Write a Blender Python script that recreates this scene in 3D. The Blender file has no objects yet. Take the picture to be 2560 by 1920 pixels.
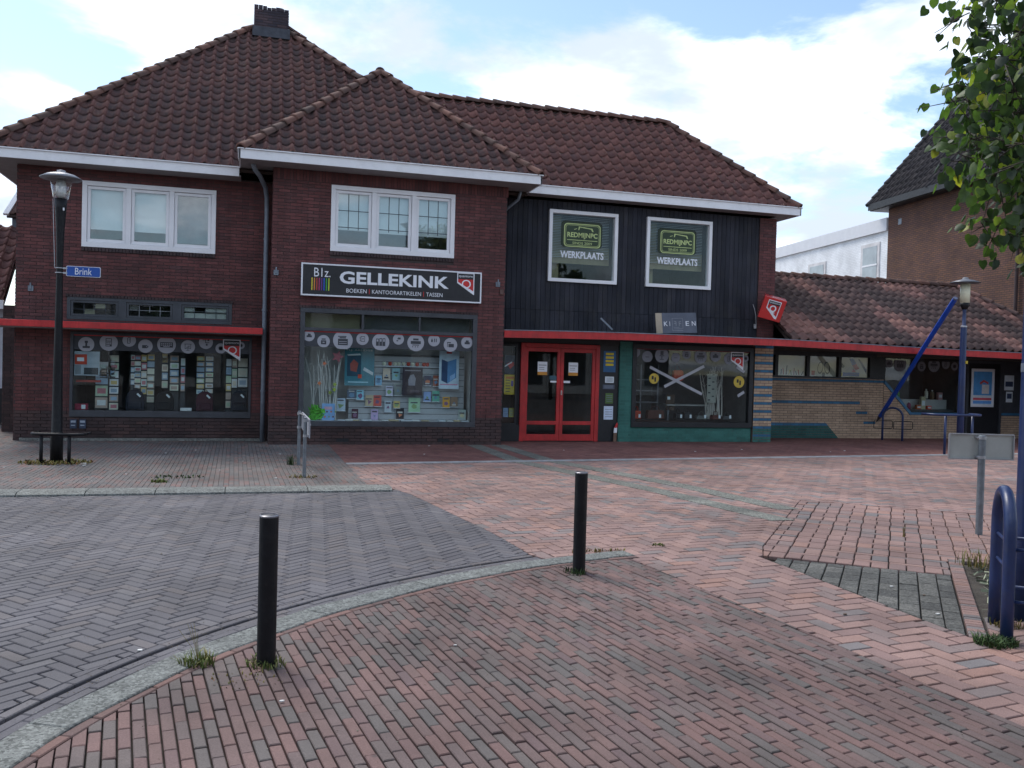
import bpy, bmesh, math, random
import numpy as np
from mathutils import Vector, Matrix
S = bpy.context.scene; COL = S.collection
RND = random.Random(11)
PI = math.pi
# ---------------------------------------------------------------- camera
YAW, PITCH, ROLL, FOC = math.radians(16.44), math.radians(-1.08), math.radians(1.52), 2213.0
CF = Vector((math.sin(YAW)*math.cos(PITCH), math.cos(YAW)*math.cos(PITCH), math.sin(PITCH)))
_r0 = Vector((math.cos(YAW), -math.sin(YAW), 0)); _u0 = _r0.cross(CF)
CR = _r0*math.cos(ROLL) + _u0*math.sin(ROLL); CU = -_r0*math.sin(ROLL) + _u0*math.cos(ROLL)
CP = Vector((0, 0, 1.6))
cd = bpy.data.cameras.new('camera'); cd.sensor_width = 36; cd.lens = FOC/2560*36; cd.clip_start = .05; cd.clip_end = 2000
cam = bpy.data.objects.new('camera', cd); COL.objects.link(cam)
cam.matrix_world = Matrix(((CR.x, CU.x, -CF.x, CP.x), (CR.y, CU.y, -CF.y, CP.y), (CR.z, CU.z, -CF.z, CP.z), (0, 0, 0, 1)))
S.camera = cam
# ---------------------------------------------------------------- sky, sun, exposure
SUN_EL, SUN_AZ = math.radians(56), math.radians(-26)      # azimuth from +Y towards +X: the sun stands behind the shops
W = bpy.data.worlds.new('World'); S.world = W; W.use_nodes = True
nt = W.node_tree; nt.nodes.clear()
def wn(t, **k):
    n = nt.nodes.new(t)
    for a, b in k.items(): setattr(n, a, b)
    return n
def wl(a, b): nt.links.new(a, b)
sky = wn('ShaderNodeTexSky', sky_type='NISHITA', sun_disc=False, sun_elevation=SUN_EL, sun_rotation=SUN_AZ, air_density=1.0, dust_density=.6, ozone_density=1.2)
tc = wn('ShaderNodeTexCoord'); sp = wn('ShaderNodeSeparateXYZ'); wl(tc.outputs['Generated'], sp.inputs[0])
def wm(op, a, b=None, c=None, clamp=False):
    n = wn('ShaderNodeMath', operation=op, use_clamp=clamp)
    for i, x in enumerate((a, b, c)):
        if x is None: continue
        if hasattr(x, 'links') or hasattr(x, 'is_output'): wl(x, n.inputs[i])
        else: n.inputs[i].default_value = x
    return n.outputs[0]
zz = wm('ADD', wm('MAXIMUM', sp.outputs[2], 0.0), 0.16)
cx = wm('DIVIDE', sp.outputs[0], zz); cy = wm('DIVIDE', sp.outputs[1], zz)
cv = wn('ShaderNodeCombineXYZ'); wl(cx, cv.inputs[0]); wl(cy, cv.inputs[1])
def wnoise(scale, det, rough, off, dist=0.0):
    mp = wn('ShaderNodeMapping'); wl(cv.outputs[0], mp.inputs[0]); mp.inputs['Location'].default_value = off
    n = wn('ShaderNodeTexNoise'); wl(mp.outputs[0], n.inputs[0]); n.inputs['Scale'].default_value = scale; n.inputs['Detail'].default_value = det
    n.inputs['Roughness'].default_value = rough; n.inputs['Distortion'].default_value = dist
    return n.outputs[0]
def wramp(v, a, b, lo=0., hi=1.):
    n = wn('ShaderNodeMapRange', clamp=True, interpolation_type='SMOOTHSTEP'); wl(v, n.inputs[0])
    for i, x in enumerate((a, b, lo, hi)): n.inputs[i+1].default_value = x
    return n.outputs[0]
cover = wramp(wnoise(1.4, 9, .58, (6.3, 16.2, 0), .25), .455, .575)
shade = wramp(wnoise(1.7, 6, .55, (5.1, 1.4, 0), .2), .37, .62)
mc = wn('ShaderNodeMix', data_type='RGBA'); wl(shade, mc.inputs[0]); mc.inputs[6].default_value = (9.0, 9.7, 11.0, 1); mc.inputs[7].default_value = (4.4, 5.0, 6.0, 1)
sb = wn('ShaderNodeMix', data_type='RGBA', blend_type='MULTIPLY'); sb.inputs[0].default_value = 1; wl(sky.outputs[0], sb.inputs[6]); sb.inputs[7].default_value = (1.18, 1.18, 1.16, 1)
ms = wn('ShaderNodeMix', data_type='RGBA'); wl(cover, ms.inputs[0]); wl(sb.outputs[2], ms.inputs[6]); wl(mc.outputs[2], ms.inputs[7])
bg = wn('ShaderNodeBackground'); wl(ms.outputs[2], bg.inputs[0]); bg.inputs[1].default_value = .085
wo = wn('ShaderNodeOutputWorld'); wl(bg.outputs[0], wo.inputs[0])
sl = bpy.data.lights.new('sun', 'SUN'); sl.energy = 1.5; sl.angle = math.radians(22); sl.color = (1, .95, .88)
so = bpy.data.objects.new('sun', sl); COL.objects.link(so)
sd = Vector((math.sin(SUN_AZ)*math.cos(SUN_EL), math.cos(SUN_AZ)*math.cos(SUN_EL), math.sin(SUN_EL)))
so.rotation_euler = sd.to_track_quat('Z', 'Y').to_euler(); so.location = sd*60
V = S.view_settings; V.view_transform = 'Standard'; V.look = 'None'; V.gamma = 1; V.use_curve_mapping = False; V.exposure = 1.1
S.render.engine = 'CYCLES'
S.cycles.transparent_max_bounces = 16; S.cycles.max_bounces = 8

# ---------------------------------------------------------------- helpers
def lin(h):
    if not isinstance(h, str): return tuple(h)[:3]
    o = []
    for i in (0, 2, 4):
        c = int(h[i:i+2], 16)/255; o.append(c/12.92 if c <= .04045 else ((c+.055)/1.055)**2.4)
    return tuple(o)
def proj(p):
    d = Vector(p)-CP; c = d.dot(CF)
    if c < .1: return None
    return 1280+FOC*d.dot(CR)/c, 960-FOC*d.dot(CU)/c, c
def inframe(p, m=0):
    q = proj(p); return q is not None and -m < q[0] < 2560+m and -m < q[1] < 1920+m
class NB:
    def __init__(s, name):
        s.m = bpy.data.materials.new(name); s.m.use_nodes = True; s.t = s.m.node_tree; s.t.nodes.clear()
    def n(s, t, ins=None, **k):
        n = s.t.nodes.new(t)
        for a, b in k.items(): setattr(n, a, b)
        for i, x in (ins or {}).items(): s.set(n.inputs[i], x)
        return n
    def set(s, i, x):
        if isinstance(x, bpy.types.NodeSocket): s.t.links.new(x, i)
        elif isinstance(x, (tuple, list)) and len(x) == 3 and i.type == 'RGBA': i.default_value = (*x, 1)
        else: i.default_value = x
    def math(s, op, a, b=0., clamp=False): return s.n('ShaderNodeMath', {0: a, 1: b}, operation=op, use_clamp=clamp).outputs[0]
    def mix(s, f, a, b, bt='MIX'): return s.n('ShaderNodeMix', {0: f, 6: a, 7: b}, data_type='RGBA', blend_type=bt).outputs[2]
    def noise(s, vec, scale, det=4, rough=.55): return s.n('ShaderNodeTexNoise', {0: vec, 'Scale': scale, 'Detail': det, 'Roughness': rough}).outputs[0]
    def rng(s, v, a, b, lo=0., hi=1.): return s.n('ShaderNodeMapRange', {0: v, 1: a, 2: b, 3: lo, 4: hi}, clamp=True).outputs[0]
    def pos(s): return s.n('ShaderNodeNewGeometry').outputs['Position']
    def ramp(s, v, stops, mode='LINEAR'):
        r = s.n('ShaderNodeValToRGB', {0: v}); e = r.color_ramp.elements; r.color_ramp.interpolation = mode
        while len(e) < len(stops): e.new(.5)
        for x, (p, c) in zip(e, stops): x.position = p; x.color = (*lin(c), 1)
        return r.outputs[0]
    def out(s, sh): s.n('ShaderNodeOutputMaterial', {0: sh}); return s.m
    def pbsdf(s, col, rough=.6, metal=0., spec=.5, normal=None, **k):
        d = {'Base Color': col, 'Roughness': rough, 'Metallic': metal, 'Specular IOR Level': spec}
        if normal is not None: d['Normal'] = normal
        d.update(k); return s.n('ShaderNodeBsdfPrincipled', d).outputs[0]
    def bump(s, h, st=.3, dist=.01): return s.n('ShaderNodeBump', {'Height': h, 'Strength': st, 'Distance': dist}).outputs[0]
def M(name, col, rough=.6, metal=0., var=.18, scale=3., bump=0., bscale=90., spec=.4, dirt=0., streak=0.):
    """plain paint, metal, wood: one colour with uneven wear"""
    b = NB(name); p = b.pos(); c = lin(col)
    f = b.rng(b.noise(p, scale, 6, .6), .3, .7, 1-var, 1+var)
    cc = b.mix(1., c, f, 'MULTIPLY')
    if streak:
        mp = b.n('ShaderNodeMapping', {0: p}); mp.inputs['Scale'].default_value = (7., 7., .8); cc = b.mix(1., cc, b.rng(b.noise(mp.outputs[0], 2., 6, .7), .35, .7, 1-streak, 1+streak*.4), 'MULTIPLY')
    if dirt: cc = b.mix(b.rng(b.noise(p, scale*2.7, 5), .52, .75, 0., dirt), cc, (.05, .045, .04))
    r = b.rng(b.noise(p, scale*6, 3), .3, .7, max(.03, rough-.1), min(1, rough+.1))
    nn = b.bump(b.noise(p, bscale, 4), bump) if bump else None
    return b.out(b.pbsdf(cc, r, metal, spec, nn))
def PM(name, stops, obj, rough=.85, dirt=None, dcol=(.03, .03, .03), fine=120., bump=.35, mode='LINEAR', patch=.25, dscale=1.3, spec=.3, edge=None, speck=None, streak=0., gum=False):
    """pieces (bricks, pavers, tiles): a colour per piece, from the object's random value or the mesh attribute"""
    b = NB(name); p = b.pos()
    r = b.n('ShaderNodeSeparateColor', {0: b.n('ShaderNodeObjectInfo').outputs['Color']}).outputs[0] if obj else b.n('ShaderNodeAttribute', attribute_name='rnd').outputs['Fac']
    c = b.ramp(r, stops, mode)
    c = b.mix(1., c, b.rng(b.noise(p, dscale, 4), .3, .7, 1-patch, 1+patch), 'MULTIPLY')
    c = b.mix(1., c, b.rng(b.noise(p, fine, 3, .7), .25, .75, .72, 1.28), 'MULTIPLY')
    if streak:
        mp = b.n('ShaderNodeMapping', {0: p}); mp.inputs['Scale'].default_value = (5., 5., .45); c = b.mix(1., c, b.rng(b.noise(mp.outputs[0], 1.6, 6, .65), .3, .72, 1-streak, 1+streak*.6), 'MULTIPLY')
    if gum:
        c = b.mix(1., c, b.rng(b.noise(p, .45, 5, .6), .32, .68, .80, 1.14), 'MULTIPLY'); vd = b.n('ShaderNodeTexVoronoi', {'Vector': p, 'Scale': 2.6}).outputs['Distance']; c = b.mix(b.rng(b.math('ADD', vd, b.math('MULTIPLY', b.noise(p, 60., 2), .04)), .05, .075, .5, 0.), c, (.045, .042, .042))
    if speck:
        vo = b.n('ShaderNodeTexVoronoi', {'Vector': p, 'Scale': speck}); c = b.mix(1., c, b.rng(b.n('ShaderNodeSeparateColor', {0: vo.outputs['Color']}).outputs[0], 0., 1., .55, 1.5), 'MULTIPLY')
    if dirt:
        df = b.rng(b.noise(p, dirt[0], 6, .65), dirt[1], dirt[2], 0., dirt[3])
        if edge: df = b.math('MULTIPLY', df, b.math('SUBTRACT', 1., b.n('ShaderNodeAttribute', attribute_name='edge').outputs['Fac']))
        c = b.mix(df, c, lin(dcol))
    if edge: c = b.mix(b.math('MULTIPLY', b.n('ShaderNodeAttribute', attribute_name='edge').outputs['Fac'], .55), c, lin(edge))
    return b.out(b.pbsdf(c, rough, 0., spec, b.bump(b.noise(p, fine*.7, 5, .7), bump, .004)))
def PM2(name, *a, **k): return PM(name+'_piece', a[0], True, **k), PM(name, a[0], False, **k)
def emat_glass(name, tint=(.9, .95, .95), base=.05, top=.75):
    b = NB(name); f = b.n('ShaderNodeLayerWeight', {0: .5}).outputs['Facing']
    k = b.math('ADD', b.math('MULTIPLY', b.math('POWER', f, 4.), top), base)
    g = b.n('ShaderNodeBsdfGlossy', {'Color': (1, 1, 1), 'Roughness': .015}).outputs[0]
    t = b.n('ShaderNodeBsdfTransparent', {'Color': tint}).outputs[0]
    return b.out(b.n('ShaderNodeMixShader', {0: k, 1: t, 2: g}).outputs[0])

class MB:
    def __init__(s): s.v = []; s.f = []; s.r = []
    def add(s, vs, fs, r=None):
        o = len(s.v); s.v += [tuple(v) for v in vs]; s.f += [tuple(i+o for i in f) for f in fs]
        s.r += [RND.random() if r is None else r]*len(vs); return s
    def box(s, x0, x1, y0, y1, z0, z1, r=None, open_=''):
        vs = [(x0, y0, z0), (x1, y0, z0), (x1, y1, z0), (x0, y1, z0), (x0, y0, z1), (x1, y0, z1), (x1, y1, z1), (x0, y1, z1)]
        fs = {'b': (0, 3, 2, 1), 't': (4, 5, 6, 7), 'f': (0, 1, 5, 4), 'r': (1, 2, 6, 5), 'k': (2, 3, 7, 6), 'l': (3, 0, 4, 7)}
        return s.add(vs, [f for k, f in fs.items() if k not in open_], r)
    def obox(s, c, ax, ay, az, r=None):
        c, ax, ay, az = map(Vector, (c, ax, ay, az)); vs = [c+a*ax+b*ay+d*az for d in (-1, 1) for a, b in ((-1, -1), (1, -1), (1, 1), (-1, 1))]
        return s.add(vs, [(0, 3, 2, 1), (4, 5, 6, 7), (0, 1, 5, 4), (1, 2, 6, 5), (2, 3, 7, 6), (3, 0, 4, 7)], r)
    def prism(s, poly, a, b, axis='y', r=None):
        """poly of 2-tuples; axis y: (x,z) from y=a to b; axis z: (x,y) from z=a to b; axis x: (y,z) from x=a to b"""
        n = len(poly); mk = {'y': lambda p, t: (p[0], t, p[1]), 'z': lambda p, t: (p[0], p[1], t), 'x': lambda p, t: (t, p[0], p[1])}[axis]
        vs = [mk(p, a) for p in poly]+[mk(p, b) for p in poly]
        ar = sum(poly[i][0]*poly[(i+1) % n][1]-poly[(i+1) % n][0]*poly[i][1] for i in range(n))
        fs = [tuple(range(n)), tuple(range(2*n-1, n-1, -1))]+[(i, i+n, (i+1) % n+n, (i+1) % n) for i in range(n)]
        fl = (ar > 0) == (axis in 'zx')
        if axis == 'y': fl = ar < 0
        if fl: fs = [f[::-1] for f in fs]
        return s.add(vs, fs, r)
    def tube(s, pts, rad, n=10, cap=True, r=None):
        pts = [Vector(p) for p in pts]; m = len(pts); rr = rad if isinstance(rad, (list, tuple)) else [rad]*m
        vs = []; ref = Vector((0, 0, 1)) if abs((pts[1]-pts[0]).normalized().z) < .9 else Vector((1, 0, 0))
        for i, p in enumerate(pts):
            d = (pts[min(i+1, m-1)]-pts[max(i-1, 0)]).normalized(); a = (d.cross(ref) if i == 0 else a-d*a.dot(d)).normalized(); b = a.cross(d).normalized()
            for k in range(n): t = 2*PI*k/n; vs.append(p+(a*math.cos(t)+b*math.sin(t))*rr[i])
        fs = [(i*n+k, i*n+(k+1) % n, (i+1)*n+(k+1) % n, (i+1)*n+k) for i in range(m-1) for k in range(n)]
        if cap: fs += [tuple(range(n))[::-1], tuple(range((m-1)*n, m*n))]
        return s.add(vs, fs, r)
    def lathe(s, prof, c=(0, 0, 0), n=20, r=None):
        vs = []
        for (a, z) in prof:
            for k in range(n): t = 2*PI*k/n; vs.append((c[0]+a*math.cos(t), c[1]+a*math.sin(t), c[2]+z))
        m = len(prof); fs = [(i*n+k, i*n+(k+1) % n, (i+1)*n+(k+1) % n, (i+1)*n+k) for i in range(m-1) for k in range(n)]
        fs += [tuple(range(n))[::-1], tuple(range((m-1)*n, m*n))]
        return s.add(vs, fs, r)
    def frame(s, x0, x1, z0, z1, w, y0, y1, wb=None):
        wb = wb or w
        s.box(x0, x1, y0, y1, z1-w, z1).box(x0, x1, y0, y1, z0, z0+wb); s.box(x0, x0+w, y0, y1, z0+wb, z1-w).box(x1-w, x1, y0, y1, z0+wb, z1-w); return s
    def build(s, name, mat, parent=None, smooth=False, loc=None, bevel=0):
        me = bpy.data.meshes.new(name); me.from_pydata(s.v, [], s.f); me.update()
        at = me.attributes.new('rnd', 'FLOAT', 'POINT'); at.data.foreach_set('value', np.array(s.r, dtype=np.float32))
        if smooth: me.polygons.foreach_set('use_smooth', [True]*len(me.polygons))
        return mkobj(name, me, mat, parent, bevel=bevel)
def mkobj(name, me, mat, parent=None, mw=None, bevel=0):
    if mat is not None and not me.materials: me.materials.append(mat)
    o = bpy.data.objects.new(name, me); COL.objects.link(o); o.color = (RND.random(), 0, 0, 1)
    if parent is not None:
        o.parent = parent; o.matrix_parent_inverse = WM[parent.name].inverted() if parent.name in WM else Matrix()
    if mw is not None: o.matrix_basis = mw
    WM[o.name] = mw.copy() if mw is not None else Matrix()
    if bevel:
        b = o.modifiers.new('bevel', 'BEVEL'); b.width = bevel; b.segments = 2; b.limit_method = 'ANGLE'
    return o
WM = {}
def bigmesh(name, V_, faces_t, T, rv, mat, parent=None, kind='stuff', smooth=False, edge=None):
    """one mesh from many transformed copies: V_ (k,3) template, T (N,4,4) or list of (N,k,3) verts"""
    V_ = np.asarray(V_, dtype=np.float64); T = np.asarray(T)
    if T.ndim == 3 and T.shape[1:] == (4, 4): P = np.einsum('nij,kj->nki', T[:, :3, :3], V_)+T[:, None, :3, 3]
    else: P = T
    N, k = P.shape[:2]; tot = np.array([len(f) for f in faces_t]); idx = np.concatenate([np.array(f) for f in faces_t])
    L = (idx[None, :]+(np.arange(N)*k)[:, None]).ravel(); tots = np.tile(tot, N); st = np.concatenate([[0], np.cumsum(tots)[:-1]])
    me = bpy.data.meshes.new(name); me.vertices.add(N*k); me.vertices.foreach_set('co', P.reshape(-1).astype(np.float32))
    me.loops.add(len(L)); me.loops.foreach_set('vertex_index', L.astype(np.int32)); me.polygons.add(len(tots))
    me.polygons.foreach_set('loop_start', st.astype(np.int32)); me.polygons.foreach_set('loop_total', tots.astype(np.int32))
    me.polygons.foreach_set('use_smooth', np.full(len(tots), smooth)); me.update(calc_edges=True); me.validate()
    at = me.attributes.new('rnd', 'FLOAT', 'POINT'); at.data.foreach_set('value', np.repeat(np.asarray(rv, dtype=np.float32), k))
    if edge is not None: ae = me.attributes.new('edge', 'FLOAT', 'POINT'); ae.data.foreach_set('value', np.tile(np.asarray(edge, dtype=np.float32), N))
    o = mkobj(name, me, mat, parent)
    if kind: o['kind'] = kind
    return o
def tag(o, label=None, cat=None, group=None, kind=None):
    if label: o['label'] = label
    if cat: o['category'] = cat
    if group: o['group'] = group
    if kind: o['kind'] = kind
    return o
def thing(name, label, cat, loc=(0, 0, 0), group=None, rz=0):
    o = bpy.data.objects.new(name, None); COL.objects.link(o); o.empty_display_size = .2
    o.matrix_basis = Matrix.Translation(loc) @ Matrix.Rotation(rz, 4, 'Z'); WM[o.name] = o.matrix_basis.copy(); return tag(o, label, cat, group)
def text_mesh(s, bold=0., ext=.003):
    cu = bpy.data.curves.new('t', 'FONT'); cu.body = s; cu.extrude = ext; cu.offset = bold; cu.resolution_u = 3; cu.fill_mode = 'BOTH'
    ob = bpy.data.objects.new('t', cu); me = bpy.data.meshes.new_from_object(ob); bpy.data.objects.remove(ob); bpy.data.curves.remove(cu); return me
def text(s, x0, x1, z0, z1, Y, mat, parent, name='lettering', bold=0., mirror=False, rot=0., mw=None, ext=.004):
    """lettering that faces -Y, stretched to fill the box x0..x1, z0..z1 (or placed by the matrix mw)"""
    me = text_mesh(s, bold, 0.5); n = len(me.vertices); a = np.zeros(n*3); me.vertices.foreach_get('co', a); a = a.reshape(-1, 3)
    lo, hi = a.min(0), a.max(0); a = (a-lo)/np.maximum(hi-lo, 1e-6)
    if mirror: a[:, 0] = 1-a[:, 0]; me.flip_normals()
    P = np.stack([x0+a[:, 0]*(x1-x0), Y-a[:, 2]*ext, z0+a[:, 1]*(z1-z0)], 1)
    me.vertices.foreach_set('co', P.ravel()); me.update(); me.name = name
    if mw is not None: me.transform(mw)
    return mkobj(name, me, mat, parent)
def minus(x0, x1, z0, z1, holes):
    """rectangle minus rectangular holes, as rectangles"""
    xs = sorted({x0, x1, *[min(max(h[i], x0), x1) for h in holes for i in (0, 1)]}); zs = sorted({z0, z1, *[min(max(h[i], z0), z1) for h in holes for i in (2, 3)]})
    out = []
    for i in range(len(xs)-1):
        run = None
        for j in range(len(zs)-1):
            cx, cz = (xs[i]+xs[i+1])/2, (zs[j]+zs[j+1])/2
            if any(h[0] < cx < h[1] and h[2] < cz < h[3] for h in holes):
                if run: out.append(run); run = None
            else: run = (xs[i], xs[i+1], run[2] if run else zs[j], zs[j+1])
        if run: out.append(run)
    return out
def brickwork(mb, x0, x1, z0, z1, face, holes=(), L=.21, H=.0525, J=.0105, axis='x', sgn=-1, proud=.008, lim=None):
    """running bond; axis 'x': wall along X at y=face facing sgn*Y; axis 'y': along Y at x=face facing sgn*X"""
    row = 0; z = z0
    while z < z1-.01:
        h = min(H, z1-z); zc = z+h/2; seg = [(x0, x1)]
        if lim: seg = [lim(zc, x0, x1)]
        for hx0, hx1, hz0, hz1 in holes:
            if hz0 < zc < hz1:
                ns = []
                for a, b in seg:
                    if hx1 <= a or hx0 >= b: ns.append((a, b))
                    else:
                        if hx0 > a: ns.append((a, hx0))
                        if hx1 < b: ns.append((hx1, b))
                seg = ns
        off = (row % 2)*(L+J)/2; k0 = math.floor((x0-off)/(L+J))-1
        for a, b in seg:
            k = math.floor((a-off)/(L+J))
            while True:
                p, q = k*(L+J)+off, k*(L+J)+off+L; k += 1
                if p >= b: break
                p, q = max(p, a), min(q, b)
                if q-p < .02: continue
                e = proud*RND.uniform(.75, 1.25); f0, f1 = sorted((face, face+sgn*e))
                if axis == 'x': mb.box(p, q, f0, f1, z, z+h, open_='k' if sgn < 0 else 'f')
                else: mb.box(f0, f1, p, q, z, z+h, open_='r' if sgn < 0 else 'l')
        z += H+J; row += 1
    return mb
CIRC_L=[(-3.0, 1.82, 0.14), (-2.61, 1.87, 0.16), (-2.25, 1.92, 0.12), (-1.96, 1.82, 0.13), (-1.58, 1.86, 0.17), (-1.19, 1.83, 0.13), (-0.86, 1.93, 0.13), (-0.58, 1.82, 0.1), (-0.2, 1.89, 0.07)]
CIRC_M=[(1.06, 2.11, 0.11), (1.34, 2.01, 0.12), (1.71, 2.04, 0.19), (2.09, 2.08, 0.12), (2.45, 2.03, 0.17), (2.8, 2.1, 0.11), (3.15, 2.04, 0.17), (3.52, 2.1, 0.12), (3.86, 2.02, 0.14), (4.2, 2.08, 0.12)]
CIRC_R=[(8.27, 2.01, 0.12), (8.57, 1.92, 0.13), (8.93, 1.96, 0.17), (9.28, 1.92, 0.11), (9.55, 2.0, 0.11), (9.91, 1.96, 0.16), (10.29, 1.99, 0.14), (10.64, 1.93, 0.13), (11.08, 1.95, 0.08)]
CIRC_Y=[(16.04, 1.97, 0.12), (16.39, 1.95, 0.19), (16.81, 1.95, 0.09), (17.07, 1.91, 0.13), (17.47, 1.96, 0.19), (17.85, 1.99, 0.13), (18.14, 1.94, 0.11)]
BOOKS=[('light blue', (2.42, 1.17, 2.55, 1.36), '88b4d8'), ('white and brown', (2.57, 1.28, 2.72, 1.51), 'c9b9a8'), ('teal and white', (2.76, 1.28, 2.92, 1.52), '8fb4ba'), ('pale lilac', (2.64, 0.96, 2.78, 1.15), 'c4bfdc'), ('grey green white-bordered', (2.81, 0.97, 2.96, 1.2), '7c8482'), ('purple', (3.0, 0.98, 3.11, 1.18), '6b4868'), ('dark slate with a pink ring', (3.42, 1.18, 3.57, 1.38), '4b4a5e'), ('rust orange', (3.61, 1.17, 3.73, 1.39), '9a5a48'), ('white over blue', (3.42, 0.85, 3.57, 1.05), '8fa6d0'), ('sea green', (3.6, 0.85, 3.75, 1.07), '6aa793'), ('slate grey', (1.86, 0.89, 2.04, 1.06), '5a6678'), ('sky blue', (2.05, 0.87, 2.19, 1.06), '8cc0dc'), ('cream picture', (2.23, 0.74, 2.39, 0.96), 'b8a68a'), ('coral red', (2.39, 0.74, 2.55, 0.96), 'c85a50'), ('white heart', (1.64, 0.64, 1.83, 0.89), 'b7c4d8'), ('white and grey photo', (2.62, 0.63, 2.76, 0.85), 'b4bcc4'), ('small yellow', (2.8, 0.71, 2.93, 0.85), 'c8b070'), ('large green leaf-patterned', (3.11, 0.63, 3.35, 0.92), '9cc0a0'), ('amber yellow', (3.82, 0.73, 3.97, 0.95), 'd09a40'), ('brown and white', (3.99, 0.75, 4.14, 0.95), '8a705c'), ('pale grey green', (4.16, 0.49, 4.32, 0.69), 'a8b4ae'), ('dark plum triangle', (1.96, 0.48, 2.09, 0.68), '4a2e3e'), ('lilac pink', (2.35, 0.46, 2.49, 0.67), 'b8a0c4'), ('black', (2.86, 0.48, 3.02, 0.7), '26262c'), ('white card', (2.2, 1.55, 2.32, 1.71), 'c4ccd4')]
BIGBOOK=(1.35, 0.46, 1.6, 0.79)
FLAT=[(1.66, 0.45, 1.79, 0.48), (1.81, 0.45, 1.95, 0.48), (1.95, 0.45, 2.08, 0.48), (2.13, 0.45, 2.31, 0.48), (2.51, 0.45, 2.65, 0.48), (2.67, 0.46, 2.86, 0.49), (2.9, 0.46, 3.13, 0.49), (3.14, 0.46, 3.28, 0.49), (3.33, 0.46, 3.48, 0.49), (3.67, 0.46, 3.81, 0.5), (3.84, 0.46, 3.97, 0.5), (4.0, 0.47, 4.12, 0.5), (4.14, 0.47, 4.3, 0.5)]
POST_M=[(1.79, 1.15, 2.38, 1.9), (2.96, 0.97, 3.37, 1.55), (3.71, 1.12, 4.13, 1.9)]
TOYS=[(2.6, 1.6, 0.04), (2.72, 1.6, 0.04), (2.82, 1.6, 0.04), (2.9, 1.6, 0.04), (3.0, 1.6, 0.04), (3.1, 1.61, 0.04), (3.19, 1.6, 0.04), (3.28, 1.61, 0.04), (3.42, 1.62, 0.04), (3.49, 1.62, 0.04)]
LEAVES=[(1.63, 1.72, 0.13), (1.38, 1.58, 0.05), (1.29, 1.19, 0.05), (1.59, 1.17, 0.05), (1.5, 1.01, 0.05), (1.58, 1.07, 0.05)]
CARDS=[((-2.64, 0.55, -2.48, 1.17), 4), ((-2.89, 0.58, -2.67, 1.04), 2), ((-2.81, 1.18, -2.68, 1.43), 1), ((-2.64, 1.19, -2.54, 1.56), 2), ((-2.26, 1.04, -2.19, 1.53), 4), ((-2.19, 0.97, -2.08, 1.53), 5), ((-2.07, 0.86, -1.97, 1.5), 4), ((-1.96, 0.7, -1.83, 1.67), 7), ((-1.69, 0.99, -1.58, 1.48), 3), ((-1.54, 0.94, -1.38, 1.66), 5), ((-1.69, 1.49, -1.59, 1.69), 1), ((-1.34, 0.93, -1.26, 1.1), 1), ((-1.04, 0.88, -0.9, 1.66), 7), ((-0.87, 0.9, -0.73, 1.66), 7), ((-0.48, 0.61, -0.38, 1.62), 6), ((-0.37, 1.02, -0.27, 1.63), 3), ((-0.25, 1.04, -0.07, 1.44), 2)]
PACKS=[(-2.31, 0.56, -1.98, 0.97), (-1.78, 0.57, -1.45, 0.96), (-1.03, 0.57, -0.71, 0.96), (-0.38, 0.59, -0.07, 0.99)]
LPOST=[(-3.21, 1.23, -2.77, 1.69), (-3.2, 1.44, -2.99, 1.63), (-3.21, 1.1, -2.78, 1.14), (-3.21, 0.57, -2.98, 0.69), (-1.32, 0.57, -1.11, 0.63)]
RIT=[(8.35, 0.46, 8.57, 0.73), (8.72, 0.45, 9.16, 0.75), (9.43, 0.43, 9.6, 0.68), (9.98, 0.44, 10.26, 0.61), (10.38, 0.45, 10.62, 0.63), (10.67, 0.44, 10.9, 0.56), (9.65, 0.46, 9.86, 0.69), (9.51, 1.35, 9.77, 1.64), (10.31, 0.89, 10.55, 1.57), (9.36, 0.69, 9.58, 1.06)]
TAPE=[(8.642, 1.691, 9.97, 1.096), (9.014, 1.252, 10.007, 1.743), (10.844, 1.747, 11.058, 1.629), (10.898, 1.067, 11.065, 1.167)]
RSTICK=[(8.75, 1.43, 0.12), (10.92, 1.4, 0.14)]
QSH=[(-0.54, 1.59, -0.21, 2.0), (10.69, 1.68, 11.02, 2.09)]
# ---------------------------------------------------------------- paving
def smooth_curve(pts, n=90):
    P = np.array(pts); t = np.concatenate([[0], np.cumsum(np.hypot(*np.diff(P, axis=0).T))]); t /= t[-1]; u = np.linspace(0, 1, n)
    return np.stack([np.polyval(np.polyfit(t, P[:, i], 5), u) for i in (0, 1)], 1)
KI = smooth_curve([(-1.52, 1.7), (-1.30, 2.45), (-1.08, 3.2), (-.86, 3.79), (-.75, 4.04), (-.64, 4.30), (-.49, 4.55), (-.31, 4.81), (-.11, 5.05), (.06, 5.25), (.30, 5.48), (.64, 5.77), (.98, 6.03), (1.42, 6.30), (1.62, 6.45), (2.18, 6.72), (2.71, 6.88), (3.21, 6.99)])
_t = np.gradient(KI, axis=0); _t /= np.hypot(*_t.T)[:, None]; KN = np.stack([-_t[:, 1], _t[:, 0]], 1)   # normal towards the road
KA = np.concatenate([[0], np.cumsum(np.hypot(*np.diff(KI, axis=0).T))])                              # arc length
def off(d): return KI+KN*d
def at_arc(s, d): return np.array([np.interp(s, KA, KI[:, 0]+KN[:, 0]*d), np.interp(s, KA, KI[:, 1]+KN[:, 1]*d)])
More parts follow.
